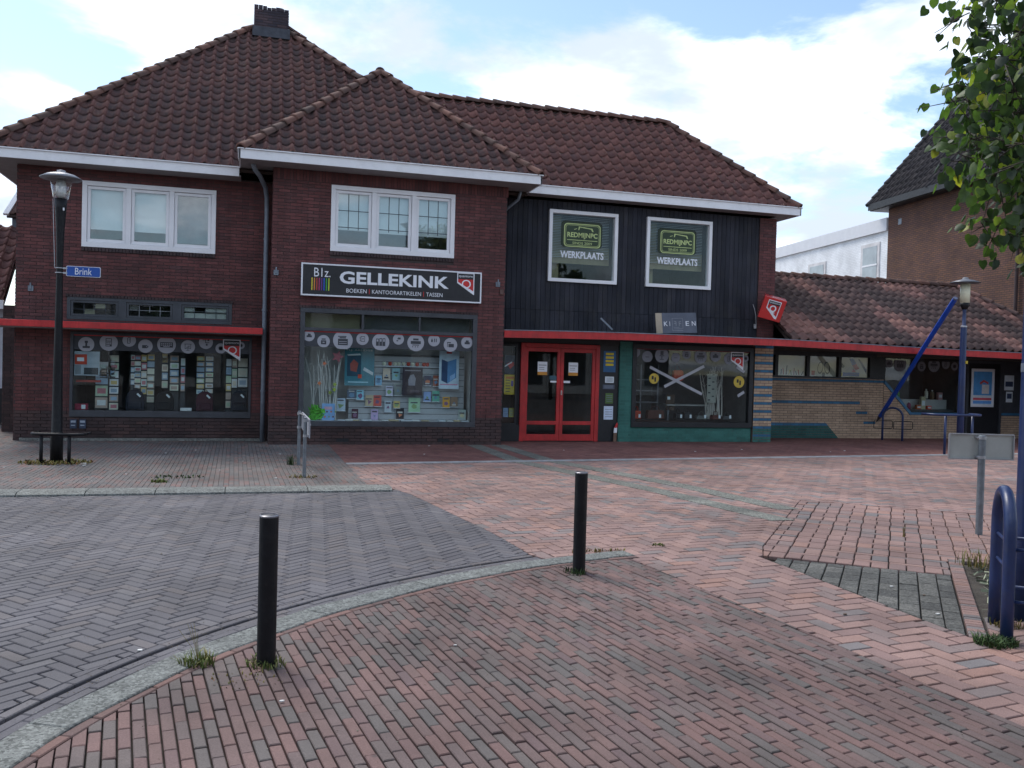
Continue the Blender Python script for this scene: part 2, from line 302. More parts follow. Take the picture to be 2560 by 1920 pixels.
def pip(P, poly):
    x, y = P[..., 0], P[..., 1]; ins = np.zeros(x.shape, bool); q = np.asarray(poly); j = len(q)-1
    for i in range(len(q)):
        a, b = q[i], q[j]
        with np.errstate(divide='ignore', invalid='ignore'):
            ins ^= ((a[1] > y) != (b[1] > y)) & (x < (b[0]-a[0])*(y-a[1])/(b[1]-a[1]+1e-15)+a[0])
        j = i
    return ins
def clip(subj, quad):
    out = [tuple(p) for p in subj]; c = np.asarray(quad)
    if sum(c[i][0]*c[(i+1) % 4][1]-c[(i+1) % 4][0]*c[i][1] for i in range(4)) < 0: c = c[::-1]
    for i in range(4):
        a, b = c[i], c[(i+1) % 4]; e = b-a; inp = out; out = []
        if not inp: return []
        sd = [e[0]*(p[1]-a[1])-e[1]*(p[0]-a[0]) for p in inp]
        for k in range(len(inp)):
            p, q, sp_, sq = inp[k-1], inp[k], sd[k-1], sd[k]
            if (sp_ >= 0) != (sq >= 0):
                t = sp_/(sp_-sq); out.append((p[0]+(q[0]-p[0])*t, p[1]+(q[1]-p[1])*t))
            if sq >= 0: out.append(q)
    return out
def herring(L, Wd, ang, bb):
    """all bricks (corner quads) of a 90 degree herringbone covering the bounding box bb"""
    ca, sa = math.cos(ang), math.sin(ang); cxy = ((bb[0]+bb[2])/2, (bb[1]+bb[3])/2); R = math.hypot(bb[2]-bb[0], bb[3]-bb[1])/2+.5
    nj = int(R/L)+2; out = []
    for j in range(-nj, nj+1):
        ox, oy = j*L, -j*L; kc = -(ox+oy)/(2*Wd); m = int(R*1.5/Wd/1.4)+3
        for k in range(-m, m+1):
            x, y = ox+k*Wd, oy+k*Wd
            if x*x+y*y > (R+.5)**2: continue
            out.append((x, y, x+L, y+Wd)); out.append((x+L, y+Wd-L, x+L+Wd, y+Wd))
    A = np.array(out); Q = np.stack([A[:, [0, 1]], A[:, [2, 1]], A[:, [2, 3]], A[:, [0, 3]]], 1)
    return np.stack([cxy[0]+Q[..., 0]*ca-Q[..., 1]*sa, cxy[1]+Q[..., 0]*sa+Q[..., 1]*ca], -1)
def bond(L, Wd, ang, bb, shift=.5, jit=0.):
    """running bond, courses along ang"""
    ca, sa = math.cos(ang), math.sin(ang); cxy = ((bb[0]+bb[2])/2, (bb[1]+bb[3])/2); R = math.hypot(bb[2]-bb[0], bb[3]-bb[1])/2+.4; out = []
    for r in range(-int(R/Wd)-1, int(R/Wd)+2):
        o = (r*shift % 1)*L+RND.uniform(-jit, jit)*L
        for k in range(-int(R/L)-1, int(R/L)+2): out.append((k*L+o, r*Wd, (k+1)*L+o, (r+1)*Wd))
    A = np.array(out); Q = np.stack([A[:, [0, 1]], A[:, [2, 1]], A[:, [2, 3]], A[:, [0, 3]]], 1)
    return np.stack([cxy[0]+Q[..., 0]*ca-Q[..., 1]*sa, cxy[1]+Q[..., 0]*sa+Q[..., 1]*ca], -1)
PT_F = [(8, 9, 10, 11)]+[(4+i, 4+(i+1) % 4, 8+(i+1) % 4, 8+i) for i in range(4)]+[(i, (i+1) % 4, 4+(i+1) % 4, 4+i) for i in range(4)]
def paver_verts(quad, joint, ch, z=0., jz=.0015, depth=.05):
    q = np.asarray(quad); c = q.mean(0); e = q-c; l0, l1 = np.hypot(*(q[1]-q[0])), np.hypot(*(q[3]-q[0]))
    ax, ay = (q[1]-q[0])/max(l0, 1e-6), (q[3]-q[0])/max(l1, 1e-6)
    def ring(i, zz): return [(c[0]+sx*ax[0]*(l0/2-i)+sy*ay[0]*(l1/2-i), c[1]+sx*ax[1]*(l0/2-i)+sy*ay[1]*(l1/2-i), zz) for sx, sy in ((-1, -1), (1, -1), (1, 1), (-1, 1))]
    t = RND.uniform(-jz, jz)
    P = np.array(ring(joint/2, z-depth)+ring(joint/2, z-ch)+ring(joint/2+ch, z)); P[4:, 2] += t+RND.uniform(-jz, jz)*np.array([1, 1, -1, -1]*2); return P
def pave(parent, quads, poly, mats, joint=.006, ch=.005, zf=None, name='paver', jz=.0015, nobj=300, stuffname=None, keep=None):
    """lay bricks inside poly; those that show largest become objects, the rest one mesh; cut bricks along the edges"""
    poly = [tuple(p) for p in poly]; Q = np.asarray(quads); ins = pip(Q, poly); cin = pip(Q.mean(1), poly); full = ins.all(1); part = (ins.any(1) | cin) & ~full
    zf = zf or (lambda x, y: 0.); F = Q[full]; rows = []
    for q in F:
        c = q.mean(0); pr = proj((c[0], c[1], 0)); vis = pr is not None and 0 < pr[0] < 2560 and 0 < pr[1] < 1920
        rows.append((pr[2] if vis else 1e3+abs(c[1]), len(rows)))
    order = [i for d, i in sorted(rows)]; pick = set(i for i in order[:nobj] if rows[i][0] < 900)
    tm = bpy.data.meshes.new(name); l0, l1 = np.hypot(*(F[0][1]-F[0][0])), np.hypot(*(F[0][3]-F[0][0]))
    shared = {}
    rest = []; rv = []
    for i, q in enumerate(F):
        c = q.mean(0); z = zf(*c)
        if i in pick:
            key = (round(np.hypot(*(q[1]-q[0])), 3), round(np.hypot(*(q[3]-q[0])), 3))
            if key not in shared:
                a, b = key; m = bpy.data.meshes.new(name); m.from_pydata([tuple(v) for v in paver_verts([(-a/2, -b/2), (a/2, -b/2), (a/2, b/2), (-a/2, b/2)], joint, ch, 0, 0)], [], PT_F); m.update(); shared[key] = m
            an = math.atan2(q[1][1]-q[0][1], q[1][0]-q[0][0])
            mw = Matrix.Translation((c[0], c[1], z+RND.uniform(-jz, jz))) @ Matrix.Rotation(an+RND.uniform(-.006, .006), 4, 'Z') @ Matrix.Rotation(RND.uniform(-jz, jz)*6, 4, 'X') @ Matrix.Rotation(RND.uniform(-jz, jz)*4, 4, 'Y')
            mkobj(name, shared[key], mats[0], parent, mw)
        else: rest.append(paver_verts(q, joint, ch, z, jz)); rv.append(RND.random())
    bpy.data.meshes.remove(tm)
    if rest: bigmesh(stuffname or name+'s', np.zeros((12, 3)), PT_F, np.array(rest), rv, mats[1], parent)
    mb = MB()
    for q in Q[part]:
        p = clip(poly, q)
        if len(p) < 3: continue
        ar = sum(p[i-1][0]*p[i][1]-p[i][0]*p[i-1][1] for i in range(len(p)))/2
        if abs(ar) < .0006: continue
        if ar < 0: p = p[::-1]
        c = np.mean(p, axis=0); z = zf(*c)+RND.uniform(-jz, jz); s = 1-joint/2/max(math.sqrt(abs(ar))/2, .01)
        p2 = [tuple(c+(np.array(k)-c)*s) for k in p]; p3 = [tuple(c+(np.array(k)-c)*(s-.06)) for k in p]; n = len(p)
        mb.add([(a, b, z-.05) for a, b in p2]+[(a, b, z-ch) for a, b in p2]+[(a, b, z) for a, b in p3], [tuple(range(2*n, 3*n))]+[(k*n+i, k*n+(i+1) % n, (k+1)*n+(i+1) % n, (k+1)*n+i) for k in (0, 1) for i in range(n)])
    if mb.v: tag(mb.build('cut_pavers', mats[1], parent), kind='stuff')
def bbox(poly): P = np.array(poly); return (*P.min(0), *P.max(0))
def sheet(name, poly, z, mat, zf=None):
    mb = MB(); n = len(poly); mb.add([(p[0], p[1], z+(zf(*p) if zf else 0)) for p in poly], [tuple(range(n))]); o = mb.build(name, mat); o['kind'] = 'structure'; return o
JOINT = M('joint_sand', (.040, .036, .031), .95, var=.6, scale=5, bump=.6)
JOINTL = M('joint_sand_pale', (.095, .085, .08), .95, var=.3, scale=14, bump=.6)
SOIL = M('soil', (.05, .042, .034), .95, var=.4, scale=6, bump=.8)
gm = M('far_ground', (.13, .11, .105), .9, var=.25, scale=.6, bump=.4)
sheet('ground', [(-400, -400), (400, -400), (400, 400), (-400, 400)], -.045, gm)
GREYBRICK = PM2('road_clinker', [(0, '525055'), (.35, '58565a'), (.7, '5c5a5e'), (.9, '5e595a'), (1, '636164')], dirt=(2.2, .55, .8, .35), patch=.16, rough=.72, gum=True)
FGBRICK = PM2('pavement_clinker', [(0, '5a5553'), (.2, '5f5754'), (.34, '635553'), (.5, '665451'), (.7, '6a5551'), (.88, '6f5753'), (1, '605050')], dirt=(1.1, .5, .8, .35), patch=.28, rough=.75, gum=True)
REDROW = PM2('red_edge_clinker', [(0, '5c4e4c'), (.5, '705852'), (1, '785e58')], patch=.2)
PINK = PM2('pink_paver', [(0, '6e6a6a'), (.12, '776a67'), (.3, '7d6763'), (.6, '856c66'), (.85, '8d746d'), (1, '8b6d63')], dirt=(1.4, .52, .8, .3), patch=.2, rough=.8, gum=True)
FRONTB = PM2('shaded_red_paver', [(0, '684845'), (.5, '724d48'), (1, '7a5650')], dirt=(3., .5, .8, .4), patch=.2, gum=True)  # a redder brick, its tone also darkened for the building's shadow
LEFTB = PM2('brown_clinker', [(0, '5c5a5a'), (.4, '64605e'), (.75, '6a5f5c'), (1, '6e5854')], dirt=(2., .5, .8, .4), patch=.3, dscale=.8, gum=True)
CONC = PM2('exposed_concrete', [(0, '656866'), (1, '71736f')], dirt=(3., .5, .8, .3), fine=160., bump=.8, patch=.2, dscale=9., speck=75.)
GREYBLOCK = PM2('grey_concrete_block', [(0, '464644'), (.5, '52524f'), (1, '5e5d59')], dirt=(5., .5, .8, .4), fine=170., bump=.6, speck=80.)
STRIPE = PM2('aggregate_tile', [(0, '5f615c'), (1, '6b6c66')], dirt=(4., .5, .8, .3), fine=150., bump=.6, speck=60.)
# road, grey clinkers in herringbone
I1 = int(np.argmin(np.abs(off(.405)[:, 0]-2.33))); bnd = [tuple(off(.41)[I1]), (2.27, 8.13), (2.17, 8.93), (2.05, 9.85), (1.92, 10.84), (1.78, 11.25)]
oc = off(.405)[:I1+1]
def lz(x, y): return .036*max(0., min(1., (13.4-y)/2.1))
ROADP = [tuple(p) for p in oc]+bnd+[(1.7, 11.04), (-5.6, 11.04), (-5.6, 1.5)]
road = sheet('road', ROADP, -.03, JOINT); pave(road, herring(.225, .083, math.radians(41), bbox(ROADP)), ROADP, GREYBRICK, .008, .005, name='road_brick')
# stretcher rows that follow the curved kerb
def row(parent, d0, d1, mats, L=.2, s0=0., s1=None, z=0., name='edge_brick', o=0., ch=.005, joint=.006):
    s1 = s1 or KA[-1]; s = s0+o
    mb = MB()
    while s+.03 < s1:
        e = min(s+L, s1); q = [at_arc(s, d0), at_arc(e, d0), at_arc(e, d1), at_arc(s, d1)]; c = np.mean(q, axis=0); g = [tuple(c+(np.array(p)-c)*(1-joint/(.5*(abs(d1-d0)+L)) if k < 0 else 1)) for k, p in enumerate(q)]
        j = joint/2; u = (q[1]-q[0])/np.hypot(*(q[1]-q[0])); w = (q[3]-q[0])/np.hypot(*(q[3]-q[0])); sg = [(1, 1), (-1, 1), (-1, -1), (1, -1)]
        if u[0]*w[1]-u[1]*w[0] < 0: q = [q[3], q[2], q[1], q[0]]; w = -w
        r0 = [p+u*a*j+w*b*j for p, (a, b) in zip(q, sg)]; r1 = [p+u*a*(j+ch)+w*b*(j+ch) for p, (a, b) in zip(q, sg)]; t = z+RND.uniform(-.002, .002)
        vs = [(*p, t-.06) for p in r0]+[(*p, t-ch) for p in r0]+[(*p, t) for p in r1]
        m = MB().add(vs, PT_F); m.build(name, mats[0], parent); s = e
sg1 = KA[I1]
row(road, .338, .402, GREYBRICK, s0=.8, s1=sg1, z=.002)
gut = sheet('gutter', [tuple(p) for p in off(.2)[:I1+1]]+[tuple(p) for p in off(.335)[:I1+1]][::-1], -.03, JOINT)
row(gut, .264, .328, GREYBRICK, s0=.8, s1=sg1, z=-.006, o=.07, name='gutter_brick'); row(gut, .201, .264, GREYBRICK, s0=.8, s1=sg1, z=-.003, name='gutter_brick')
kerb = sheet('kerb', [tuple(p) for p in off(0.)]+[tuple(p) for p in off(.2)][::-1], -.03, JOINT)
row(kerb, .001, .2, CONC, L=.98, s0=.5, o=.1, z=.010, name='kerbstone', ch=.006, joint=.002)
# foreground pavement
ic = off(-.062); FB = [(3.14, 6.9), (3.27, 5.44), (3.38, 4.5), (3.46, 3.2), (3.5, 1.7)]
FGP = [tuple(p) for p in ic[ic[:, 0] < 3.1]]+FB
fg = sheet('pavement', FGP, -.03, JOINT); row(fg, -.061, 0., REDROW, s0=.5, s1=KA[-1], z=.002); 
pave(fg, bond(.202, .0575, math.radians(97.5), bbox(FGP), .5, .12), FGP, FGBRICK, .008, .004, jz=.003, name='pavement_brick', nobj=300)
# pink plaza, near half up to the pale strip, then red paving under the shop fronts, darkened for their shadow
U = (math.cos(math.radians(50)), math.sin(math.radians(50))); WV = (math.sin(math.radians(50)), -math.cos(math.radians(50)))
def bw(u, w): return (4.37+u*U[0]+w*WV[0], 6.83+u*U[1]+w*WV[1])
ko = off(.2); kend = [tuple(p) for p in ko[I1:]]
PKP = FB[::-1]+[(3.21, 6.99)]+kend[::-1]+bnd+[(1.76, 11.43), (1.475, 11.43), (1.475, 14.07), (8., 14.63), (18.6, 15.53), (11.5, 9.0), (9.6, 7.6), bw(3.81, 1.2), bw(3.81, -.06), bw(.42, -.06), bw(0, 0), (4.31, 6.80), (4.31, 4.43), bw(-1.86, 1.62), bw(-1.30, 1.62), (6.6, 3.3), (6.6, 1.7)]
plaza = sheet('plaza', PKP, -.03, JOINT); pave(plaza, herring(.235, .115, math.radians(7), bbox(PKP)), PKP, PINK, .012, .004, jz=.002, name='paver')
FRP = [(1.475, 14.30), (8., 14.86), (18.8, 15.78), (24., 20.), (20.6, 20.), (20.4, 19.43), (11.79, 19.43), (11.79, 18.26), (4.98, 18.30), (4.98, 17.54), (1.475, 17.54)]
front = sheet('shop_front_paving', FRP, -.012, JOINTL); pave(front, herring(.21, .105, math.radians(7), bbox(FRP)), FRP, FRONTB, .005, .002, name='paver', nobj=0)
strip = sheet('concrete_strip', [(1.475, 14.07), (18.6, 15.53), (18.8, 15.78), (1.475, 14.30)], -.03, JOINT)
PALE = M('pale_concrete', (.25, .26, .27), .8, var=.35, scale=5, bump=.4)
x = 1.48
while x < 18:
    y = 14.07+(x-1.475)*.0853; e = x+.995; y2 = 14.07+(e-1.475)*.0853
    MB().add([(x, y+.005, -.03), (e, y2+.005, -.03), (e, y2+.225, -.03), (x, y+.225, -.03), (x, y+.005, .004), (e, y2+.005, .004), (e, y2+.225, .004), (x, y+.225, .004)], [(4, 5, 6, 7), (0, 1, 5, 4), (1, 2, 6, 5), (3, 0, 4, 7)]).build('slab', PALE, strip); x += 1.0
# two bands of aggregate tiles that cross the plaza
def band(pts, w):
    b = sheet('aggregate_band', [(p[0]-w/2, p[1]) for p in pts]+[(p[0]+w/2, p[1]) for p in pts][::-1], -.028, JOINT)
    ys = [p[1] for p in pts][::-1]; xs = [p[0] for p in pts][::-1]; y = ys[0]
    while y < ys[-1]-.05:
        e = min(y+.3, ys[-1]); a, c = np.interp(y, ys, xs), np.interp(e, ys, xs)
        MB().add([(a-w/2, y+.002, -.02), (a+w/2, y+.002, -.02), (c+w/2, e-.002, -.02), (c-w/2, e-.002, -.02), (a-w/2, y+.002, .005), (a+w/2, y+.002, .005), (c+w/2, e-.002, .005), (c-w/2, e-.002, .005)], [(4, 5, 6, 7), (0, 1, 5, 4), (1, 2, 6, 5), (2, 3, 7, 6), (3, 0, 4, 7)]).build('tile', STRIPE[0], b); y = e
band([(4.37, 17.45), (4.39, 14.58)], .3); band([(4.88, 17.45), (4.98, 14.62)], .3)
band([(4.42, 14.30), (4.70, 13.1), (5.24, 10.8), (5.62, 8.42)], .3); band([(5.05, 14.34), (5.36, 13.1), (5.84, 11.2), (6.16, 9.1)], .3)
# blocks round the tree pit, a grey triangle and a soldier row
BLP = [bw(0, 0), bw(0, 1.49), bw(.70, 1.49), bw(.70, 3.2), bw(2.2, 4.4), bw(3.81, 3.4), bw(3.81, -.06), bw(.42, -.06)]
def grid(u0, u1, w0, w1):
    out = []; u = u0; r = 0
    while u < u1:
        d = .215 if r % 2 == 0 else .075; st = .14 if r % 2 == 0 else .28; w = w0-RND.uniform(0, .012)
        while w < w1: out.append([bw(u, w), bw(u, w+st), bw(u+d, w+st), bw(u+d, w)]); w += st
        u += d; r += 1
    return np.array(out)
blk = sheet('block_paving', BLP, -.03, JOINT); pave(blk, grid(.012, 4, -.1, 4.6), BLP, PINK, .010, .006, jz=.003, name='paving_block')
TRP = [(4.315, 6.79), bw(-.01, 1.485), bw(-1.85, 1.485)]
tri = sheet('grey_paving', TRP, -.03, JOINT)
pave(tri, np.array([[bw(u, w), bw(u, w+.139), bw(u+.21, w+.139), bw(u+.21, w)] for w in np.arange(-.02, 1.5, .1395) for u in np.arange(-2.1+RND.uniform(0, .2), 0, .211)]), TRP, GREYBLOCK, .009, .005, name='paving_block', jz=.002)
sol = sheet('edging', [bw(-1.86, 1.49), bw(.70, 1.49), bw(.70, 1.61), bw(-1.86, 1.61)], -.03, JOINT)
for i in range(41):
    q = [bw(-1.85+i*.062, 1.495), bw(-1.85+i*.062, 1.605), bw(-1.85+i*.062+.06, 1.605), bw(-1.85+i*.062+.06, 1.495)]
    MB().add([tuple(p) for p in paver_verts(q, .006, .005, .003, .002)], PT_F).build('edging_brick', PINK[0], sol)
pit = sheet('tree_pit', [bw(-1.29, 1.61), bw(-1.29, 3.4), bw(.70, 3.4), bw(.70, 1.61)], -.035, SOIL)
# pavement in front of the left shop with a splayed kerb
LP = [(-8, 13.4), (-8, 11.42), (1.475, 11.42), (1.475, 13.4), (1.475, 17.54), (.35, 17.54), (.35, 18.34), (-4.2, 18.34), (-4.2, 21.5), (-8, 21.5)]
lp = sheet('shop_pavement', LP, -.010, JOINTL, lz)
pave(lp, bond(.2, .0625, math.radians(91), bbox(LP), .5, .1), LP, LEFTB, .004, .002, zf=lz, name='paver', nobj=0)
fk = sheet('far_kerb', [(-8, 11.04), (1.75, 11.04), (1.75, 11.42), (-8, 11.42)], -.035, JOINT)
xj = [-7.6, -6.7, -5.8, -4.95, -4.1, -3.27, -2.51, -1.80, -1.05, -.27, .70, 1.74]
for a, b in zip(xj, xj[1:]):
    MB().prism([(11.045, -.03), (11.41, -.03), (11.41, .040), (11.16, .044), (11.06, .02)], a+.004, b-.004, 'x').build('kerbstone', CONC[0], fk, bevel=.004)
# ---------------------------------------------------------------- building materials
BRICK = PM2('wall_brick', [(0, '573c3c'), (.3, '603e3e'), (.65, '684140'), (.9, '704746'), (1, '5b4142')], dirt=(1.4, .5, .8, .25), patch=.18, dscale=.9, streak=.22)
PLINTH = PM2('plinth_brick', [(0, '403636'), (.5, '4a3c3c'), (1, '52403e')], dirt=(2., .5, .8, .4))
MORTAR = M('mortar', (.062, .048, .047), .95, var=.25, scale=5, bump=.5)
TILE_D = PM2('old_tile', [(0, '4c3c3c'), (.35, '543f3e'), (.7, '5b4341'), (1, '664943')], dirt=(7., .40, .62, .72), dcol=(.048, .043, .045), patch=.2, dscale=.7, fine=60., edge='6c4a45')
TILE_R = PM2('red_tile', [(0, '573f3e'), (.4, '614442'), (.75, '694844'), (1, '724e48')], dirt=(6., .48, .68, .55), dcol=(.056, .047, .047), patch=.2, dscale=.7, fine=60., edge='6f4d47')
TILE_O = PM2('mixed_tile', [(0, '524543'), (.4, '5d4b48'), (.62, '69534e'), (.8, '80605a'), (1, '926d63')], dirt=(6., .5, .72, .5), dcol=(.062, .052, .05), patch=.2, dscale=.5, fine=60.)
TILE_K = PM('dark_far_tile', [(0, '2e2c30'), (1, '3c383a')], False)
HIP = PM2('hip_tile', [(0, '52423e'), (.5, '624740'), (1, '705046')], dirt=(5., .45, .7, .6), dcol=(.08, .06, .05), patch=.3)
WHITE = M('white_paint', (.78, .78, .80), .45, var=.06, scale=2, dirt=.12)
WHITEW = M('white_window_paint', (.80, .80, .82), .4, var=.05, scale=3)
SOFFIT = M('soffit_board', (.27, .25, .25), .7, var=.12, scale=5)
ZINC = M('zinc', (.20, .23, .27), .5, .2, var=.2, scale=6)
DKFRAME = M('dark_grey_frame', (.055, .06, .07), .5, var=.2, scale=5, dirt=.2)
BLKFRAME = M('black_frame', (.016, .017, .02), .5, var=.2)
REDP = M('red_paint', (.50, .032, .033), .5, var=.2, scale=2.5, dirt=.3, streak=.2)
CLAD = PM('stained_board', [(0, '2b2d35'), (.5, '30323a'), (1, '373840')], True, dirt=(2.5, .5, .8, .35), dcol=(.07, .065, .05), fine=40., bump=.5, patch=.25, streak=.35)
ROOM = M('room_wall', (.10, .10, .105), .9, var=.2)
ROOML = M('light_room_wall', (.46, .45, .44), .9, var=.15)
SILLB = PM('sill_brick', [(0, '3a3234'), (1, '4a3c3c')], False)
LEAD = M('lead_flashing', (.05, .055, .07), .6, .2, var=.3, scale=8)
GLASS = emat_glass('window_glass', base=.020, top=.8); GLASSU = emat_glass('upper_window_glass', base=.075, top=.75); LEADG = M('lead_came', (.05, .06, .075), .5)
BLIND = M('white_blind', (.78, .80, .80), .8, var=.05); LAMEL = M('grey_lamella', (.52, .52, .5), .7, var=.1)
BLACK = M('black_vinyl', (.022, .023, .026), .5); CHAR = M('charcoal_vinyl', (.045, .05, .06), .55); DISC = M('pale_grey_vinyl', (.36, .37, .41), .6, var=.05); QRED = M('signal_red', (.55, .03, .03), .45); QWHITE = M('sign_white', (.78, .8, .84), .5, var=.04)
# ---------------------------------------------------------------- roof tiles
TW, TG, TL_ = .24, .285, .335
def _prof(t): return (-.036*math.sin(PI*t/.70) if t < .70 else .034*math.sin(PI*(t-.70)/.30))
_us = [0, .12, .24, .36, .48, .60, .70, .78, .85, .93, 1.0]
_nu = len(_us)
TV = [(u*TW*1.04, 0., _prof(u)+.016) for u in _us]+[(u*TW*1.04, 0., _prof(u)+.046) for u in _us]+[(u*TW*1.04, TL_, _prof(u)+.006) for u in _us]
TF = [(r*_nu+i, r*_nu+i+1, (r+1)*_nu+i+1, (r+1)*_nu+i) for r in (0, 1) for i in range(_nu-1)]+[(_nu*2-1, _nu-1, 3*_nu-1), (0, _nu, 2*_nu)]
TE = [1. if (u > .68 or u < .02) else .0 for u in _us]+[1. if (u > .68 or u < .02) else .15 for u in _us]+[.8 if u > .68 else 0. for u in _us]
_tm = {}
def tile_mesh(mat, w=TW, g=TG):
    k = (mat.name, w, g)
    if k not in _tm:
        me = bpy.data.meshes.new('roof_tile'); me.from_pydata([(v[0]*w/TW, v[1]*g/TG, v[2]) for v in TV], [], TF); me.update(); me.polygons.foreach_set('use_smooth', [True]*len(me.polygons)); me.materials.append(mat); ae = me.attributes.new('edge', 'FLOAT', 'POINT'); ae.data.foreach_set('value', TE); _tm[k] = me
    return _tm[k]
def roof_plane(cands, O, Ud, Vd, poly, w=TW, g=TG, skip=None, urand=None, v0=.045):
    """collect tiles for the plane with eave origin O, eave direction Ud, slope direction Vd; poly in (u,v), convex"""
    O, Ud, Vd = Vector(O), Vector(Ud).normalized(), Vector(Vd).normalized(); N = Ud.cross(Vd).normalized(); P = poly; n = len(P)
    def urange(v):
        xs = []
        for i in range(n):
            a, b = P[i-1], P[i]
            if (a[1] <= v) != (b[1] <= v): xs.append(a[0]+(b[0]-a[0])*(v-a[1])/(b[1]-a[1]))
        return (min(xs), max(xs)) if len(xs) > 1 else None
    vmax = max(p[1] for p in P); u0 = min(p[0] for p in P); u1 = max(p[0] for p in P); r = 0; v = v0
    while v < vmax-.04:
        for k in range(math.floor(u0/w)-1, int(u1/w)+2):
            u = k*w; ur = urange(min(max(v+g*.5, .001), vmax-.001))
            if ur is None or u+w < ur[0] or u > ur[1]: continue
            c = O+Ud*(u+w/2)+Vd*(v+g/2)
            if skip and skip(c): continue
            a, b = urange(max(v, .001)) or ur, urange(min(v+TL_, vmax-.001)) or ur
            cut = u < max(a[0], b[0])+.01 or u+w*1.04 > min(a[1], b[1])-.01 or v+TL_*g/TG > vmax
            vs = []
            if cut:
                for (x, y, z) in TV:
                    yy = min(v+y*g/TG, vmax); rr = urange(min(max(yy, .001), vmax-.001)) or ur; xx = min(max(u+x*w/TW, rr[0]), rr[1]); vs.append(O+Ud*xx+Vd*yy+N*z)
            m = Matrix.Identity(4)
            for q, a_ in enumerate((Ud, Vd, N)):
                for z in range(3): m[z][q] = a_[z]
            j = RND.uniform(-.005, .005); sl2 = -RND.uniform(.015, .045) if RND.random() < .05 else 0.; m = m @ Matrix.Rotation(RND.gauss(0, .012), 4, 'Z'); m.translation = O+Ud*(u+j)+Vd*(v+sl2)+N*RND.uniform(0, .006)
            val = urand(c) if urand else RND.random()
            cands.append((cut, vs, m, c, (w, g), val))
        v += g; r += 1
def lay_tiles(cands, parent, mats, nobj=300):
    rank = sorted((proj(c[3])[2], i) for i, c in enumerate(cands) if not c[0] and inframe(c[3])); pick = set(i for d, i in rank[:nobj]); P = []; rv = []; tv = np.array(TV)
    for i, (cut, vs, m, c, (w, g), val) in enumerate(cands):
        if i in pick: mkobj('roof_tile', tile_mesh(mats[0], w, g), None, parent, m).color = (val, 0, 0, 1)
        else:
            if not cut: A = np.array(m); q = tv*np.array([w/TW, g/TG, 1]); vs = q @ A[:3, :3].T+A[:3, 3]
            P.append(np.array([tuple(v) for v in vs])); rv.append(val)
    if P: bigmesh('roof_tiles', np.zeros((len(TV), 3)), TF, np.array(P), rv, mats[1], parent, smooth=True, edge=TE)
def hip_line(parent, A, B, mats, r=.083, step=.32, lift=.02, nobj=60, name='hip_tile'):
    A, B = Vector(A), Vector(B); d = (B-A); n = max(1, int(d.length/step)); d.normalize(); up = (Vector((0, 0, 1))-d*d.z).normalized(); sd = d.cross(up); st = (B-A).length/n
    vs = []; ks = 9
    for yy, rr, z0 in ((0, r*1.12, .0), (0, r*1.28, .018), (.05, r*1.26, .016), (st+.05, r, 0)):
        for k in range(ks): t = PI*(k/(ks-1)*1.1-.05); vs.append((math.cos(t)*rr, yy, math.sin(t)*rr*.92+z0-.035))
    fs = [(a*ks+k, a*ks+k+1, (a+1)*ks+k+1, (a+1)*ks+k) for a in range(3) for k in range(ks-1)]
    me = bpy.data.meshes.new(name); me.from_pydata(vs, [], [f[::-1] for f in fs]); me.update(); me.polygons.foreach_set('use_smooth', [True]*len(fs)); me.materials.append(mats[0])
    for i in range(n):
        m = Matrix.Identity(4)
        for q, a_ in enumerate((sd, d, up)):
            for z in range(3): m[z][q] = a_[z]
        m.translation = A+d*(i*st)+up*(lift+RND.uniform(-.006, .006))+sd*RND.uniform(-.008, .008)
        mkobj(name, me, None, parent, m)
def slopev(dy, dz): return Vector((0, dy, dz)).normalized()
def plane_sheet(mb, pts, drop=.02): 
    n = (Vector(pts[1])-Vector(pts[0])).cross(Vector(pts[2])-Vector(pts[0])).normalized()
    if n.z < 0: pts = pts[::-1]; n = -n
    k = len(pts); mb.add([Vector(p)-n*drop for p in pts]+[Vector(p)-n*(drop+.06) for p in pts], [tuple(range(k)), tuple(range(2*k-1, k-1, -1))]+[(i+k, (i+1) % k+k, (i+1) % k, i) for i in range(k)])
UNDER = M('roof_underlay', (.05, .035, .03), .95)

def room(parent, x0, x1, z0, z1, y0, depth, mat, name='room_lining'):
    mb = MB(); t = .03
    mb.box(x0-.05, x1+.05, y0+depth, y0+depth+t, z0-.05, z1+.05).box(x0-.05-t, x0-.05, y0, y0+depth, z0-.05, z1+.05).box(x1+.05, x1+.05+t, y0, y0+depth, z0-.05, z1+.05)
    mb.box(x0-.05, x1+.05, y0, y0+depth, z0-.05-t, z0-.05).box(x0-.05, x1+.05, y0, y0+depth, z1+.05, z1+.05+t); return mb.build(name, mat, parent)
def pane(parent, x0, x1, z0, z1, y, mat=None, name='pane'): return MB().box(x0, x1, y, y+.006, z0, z1).build(name, mat or GLASS, parent)
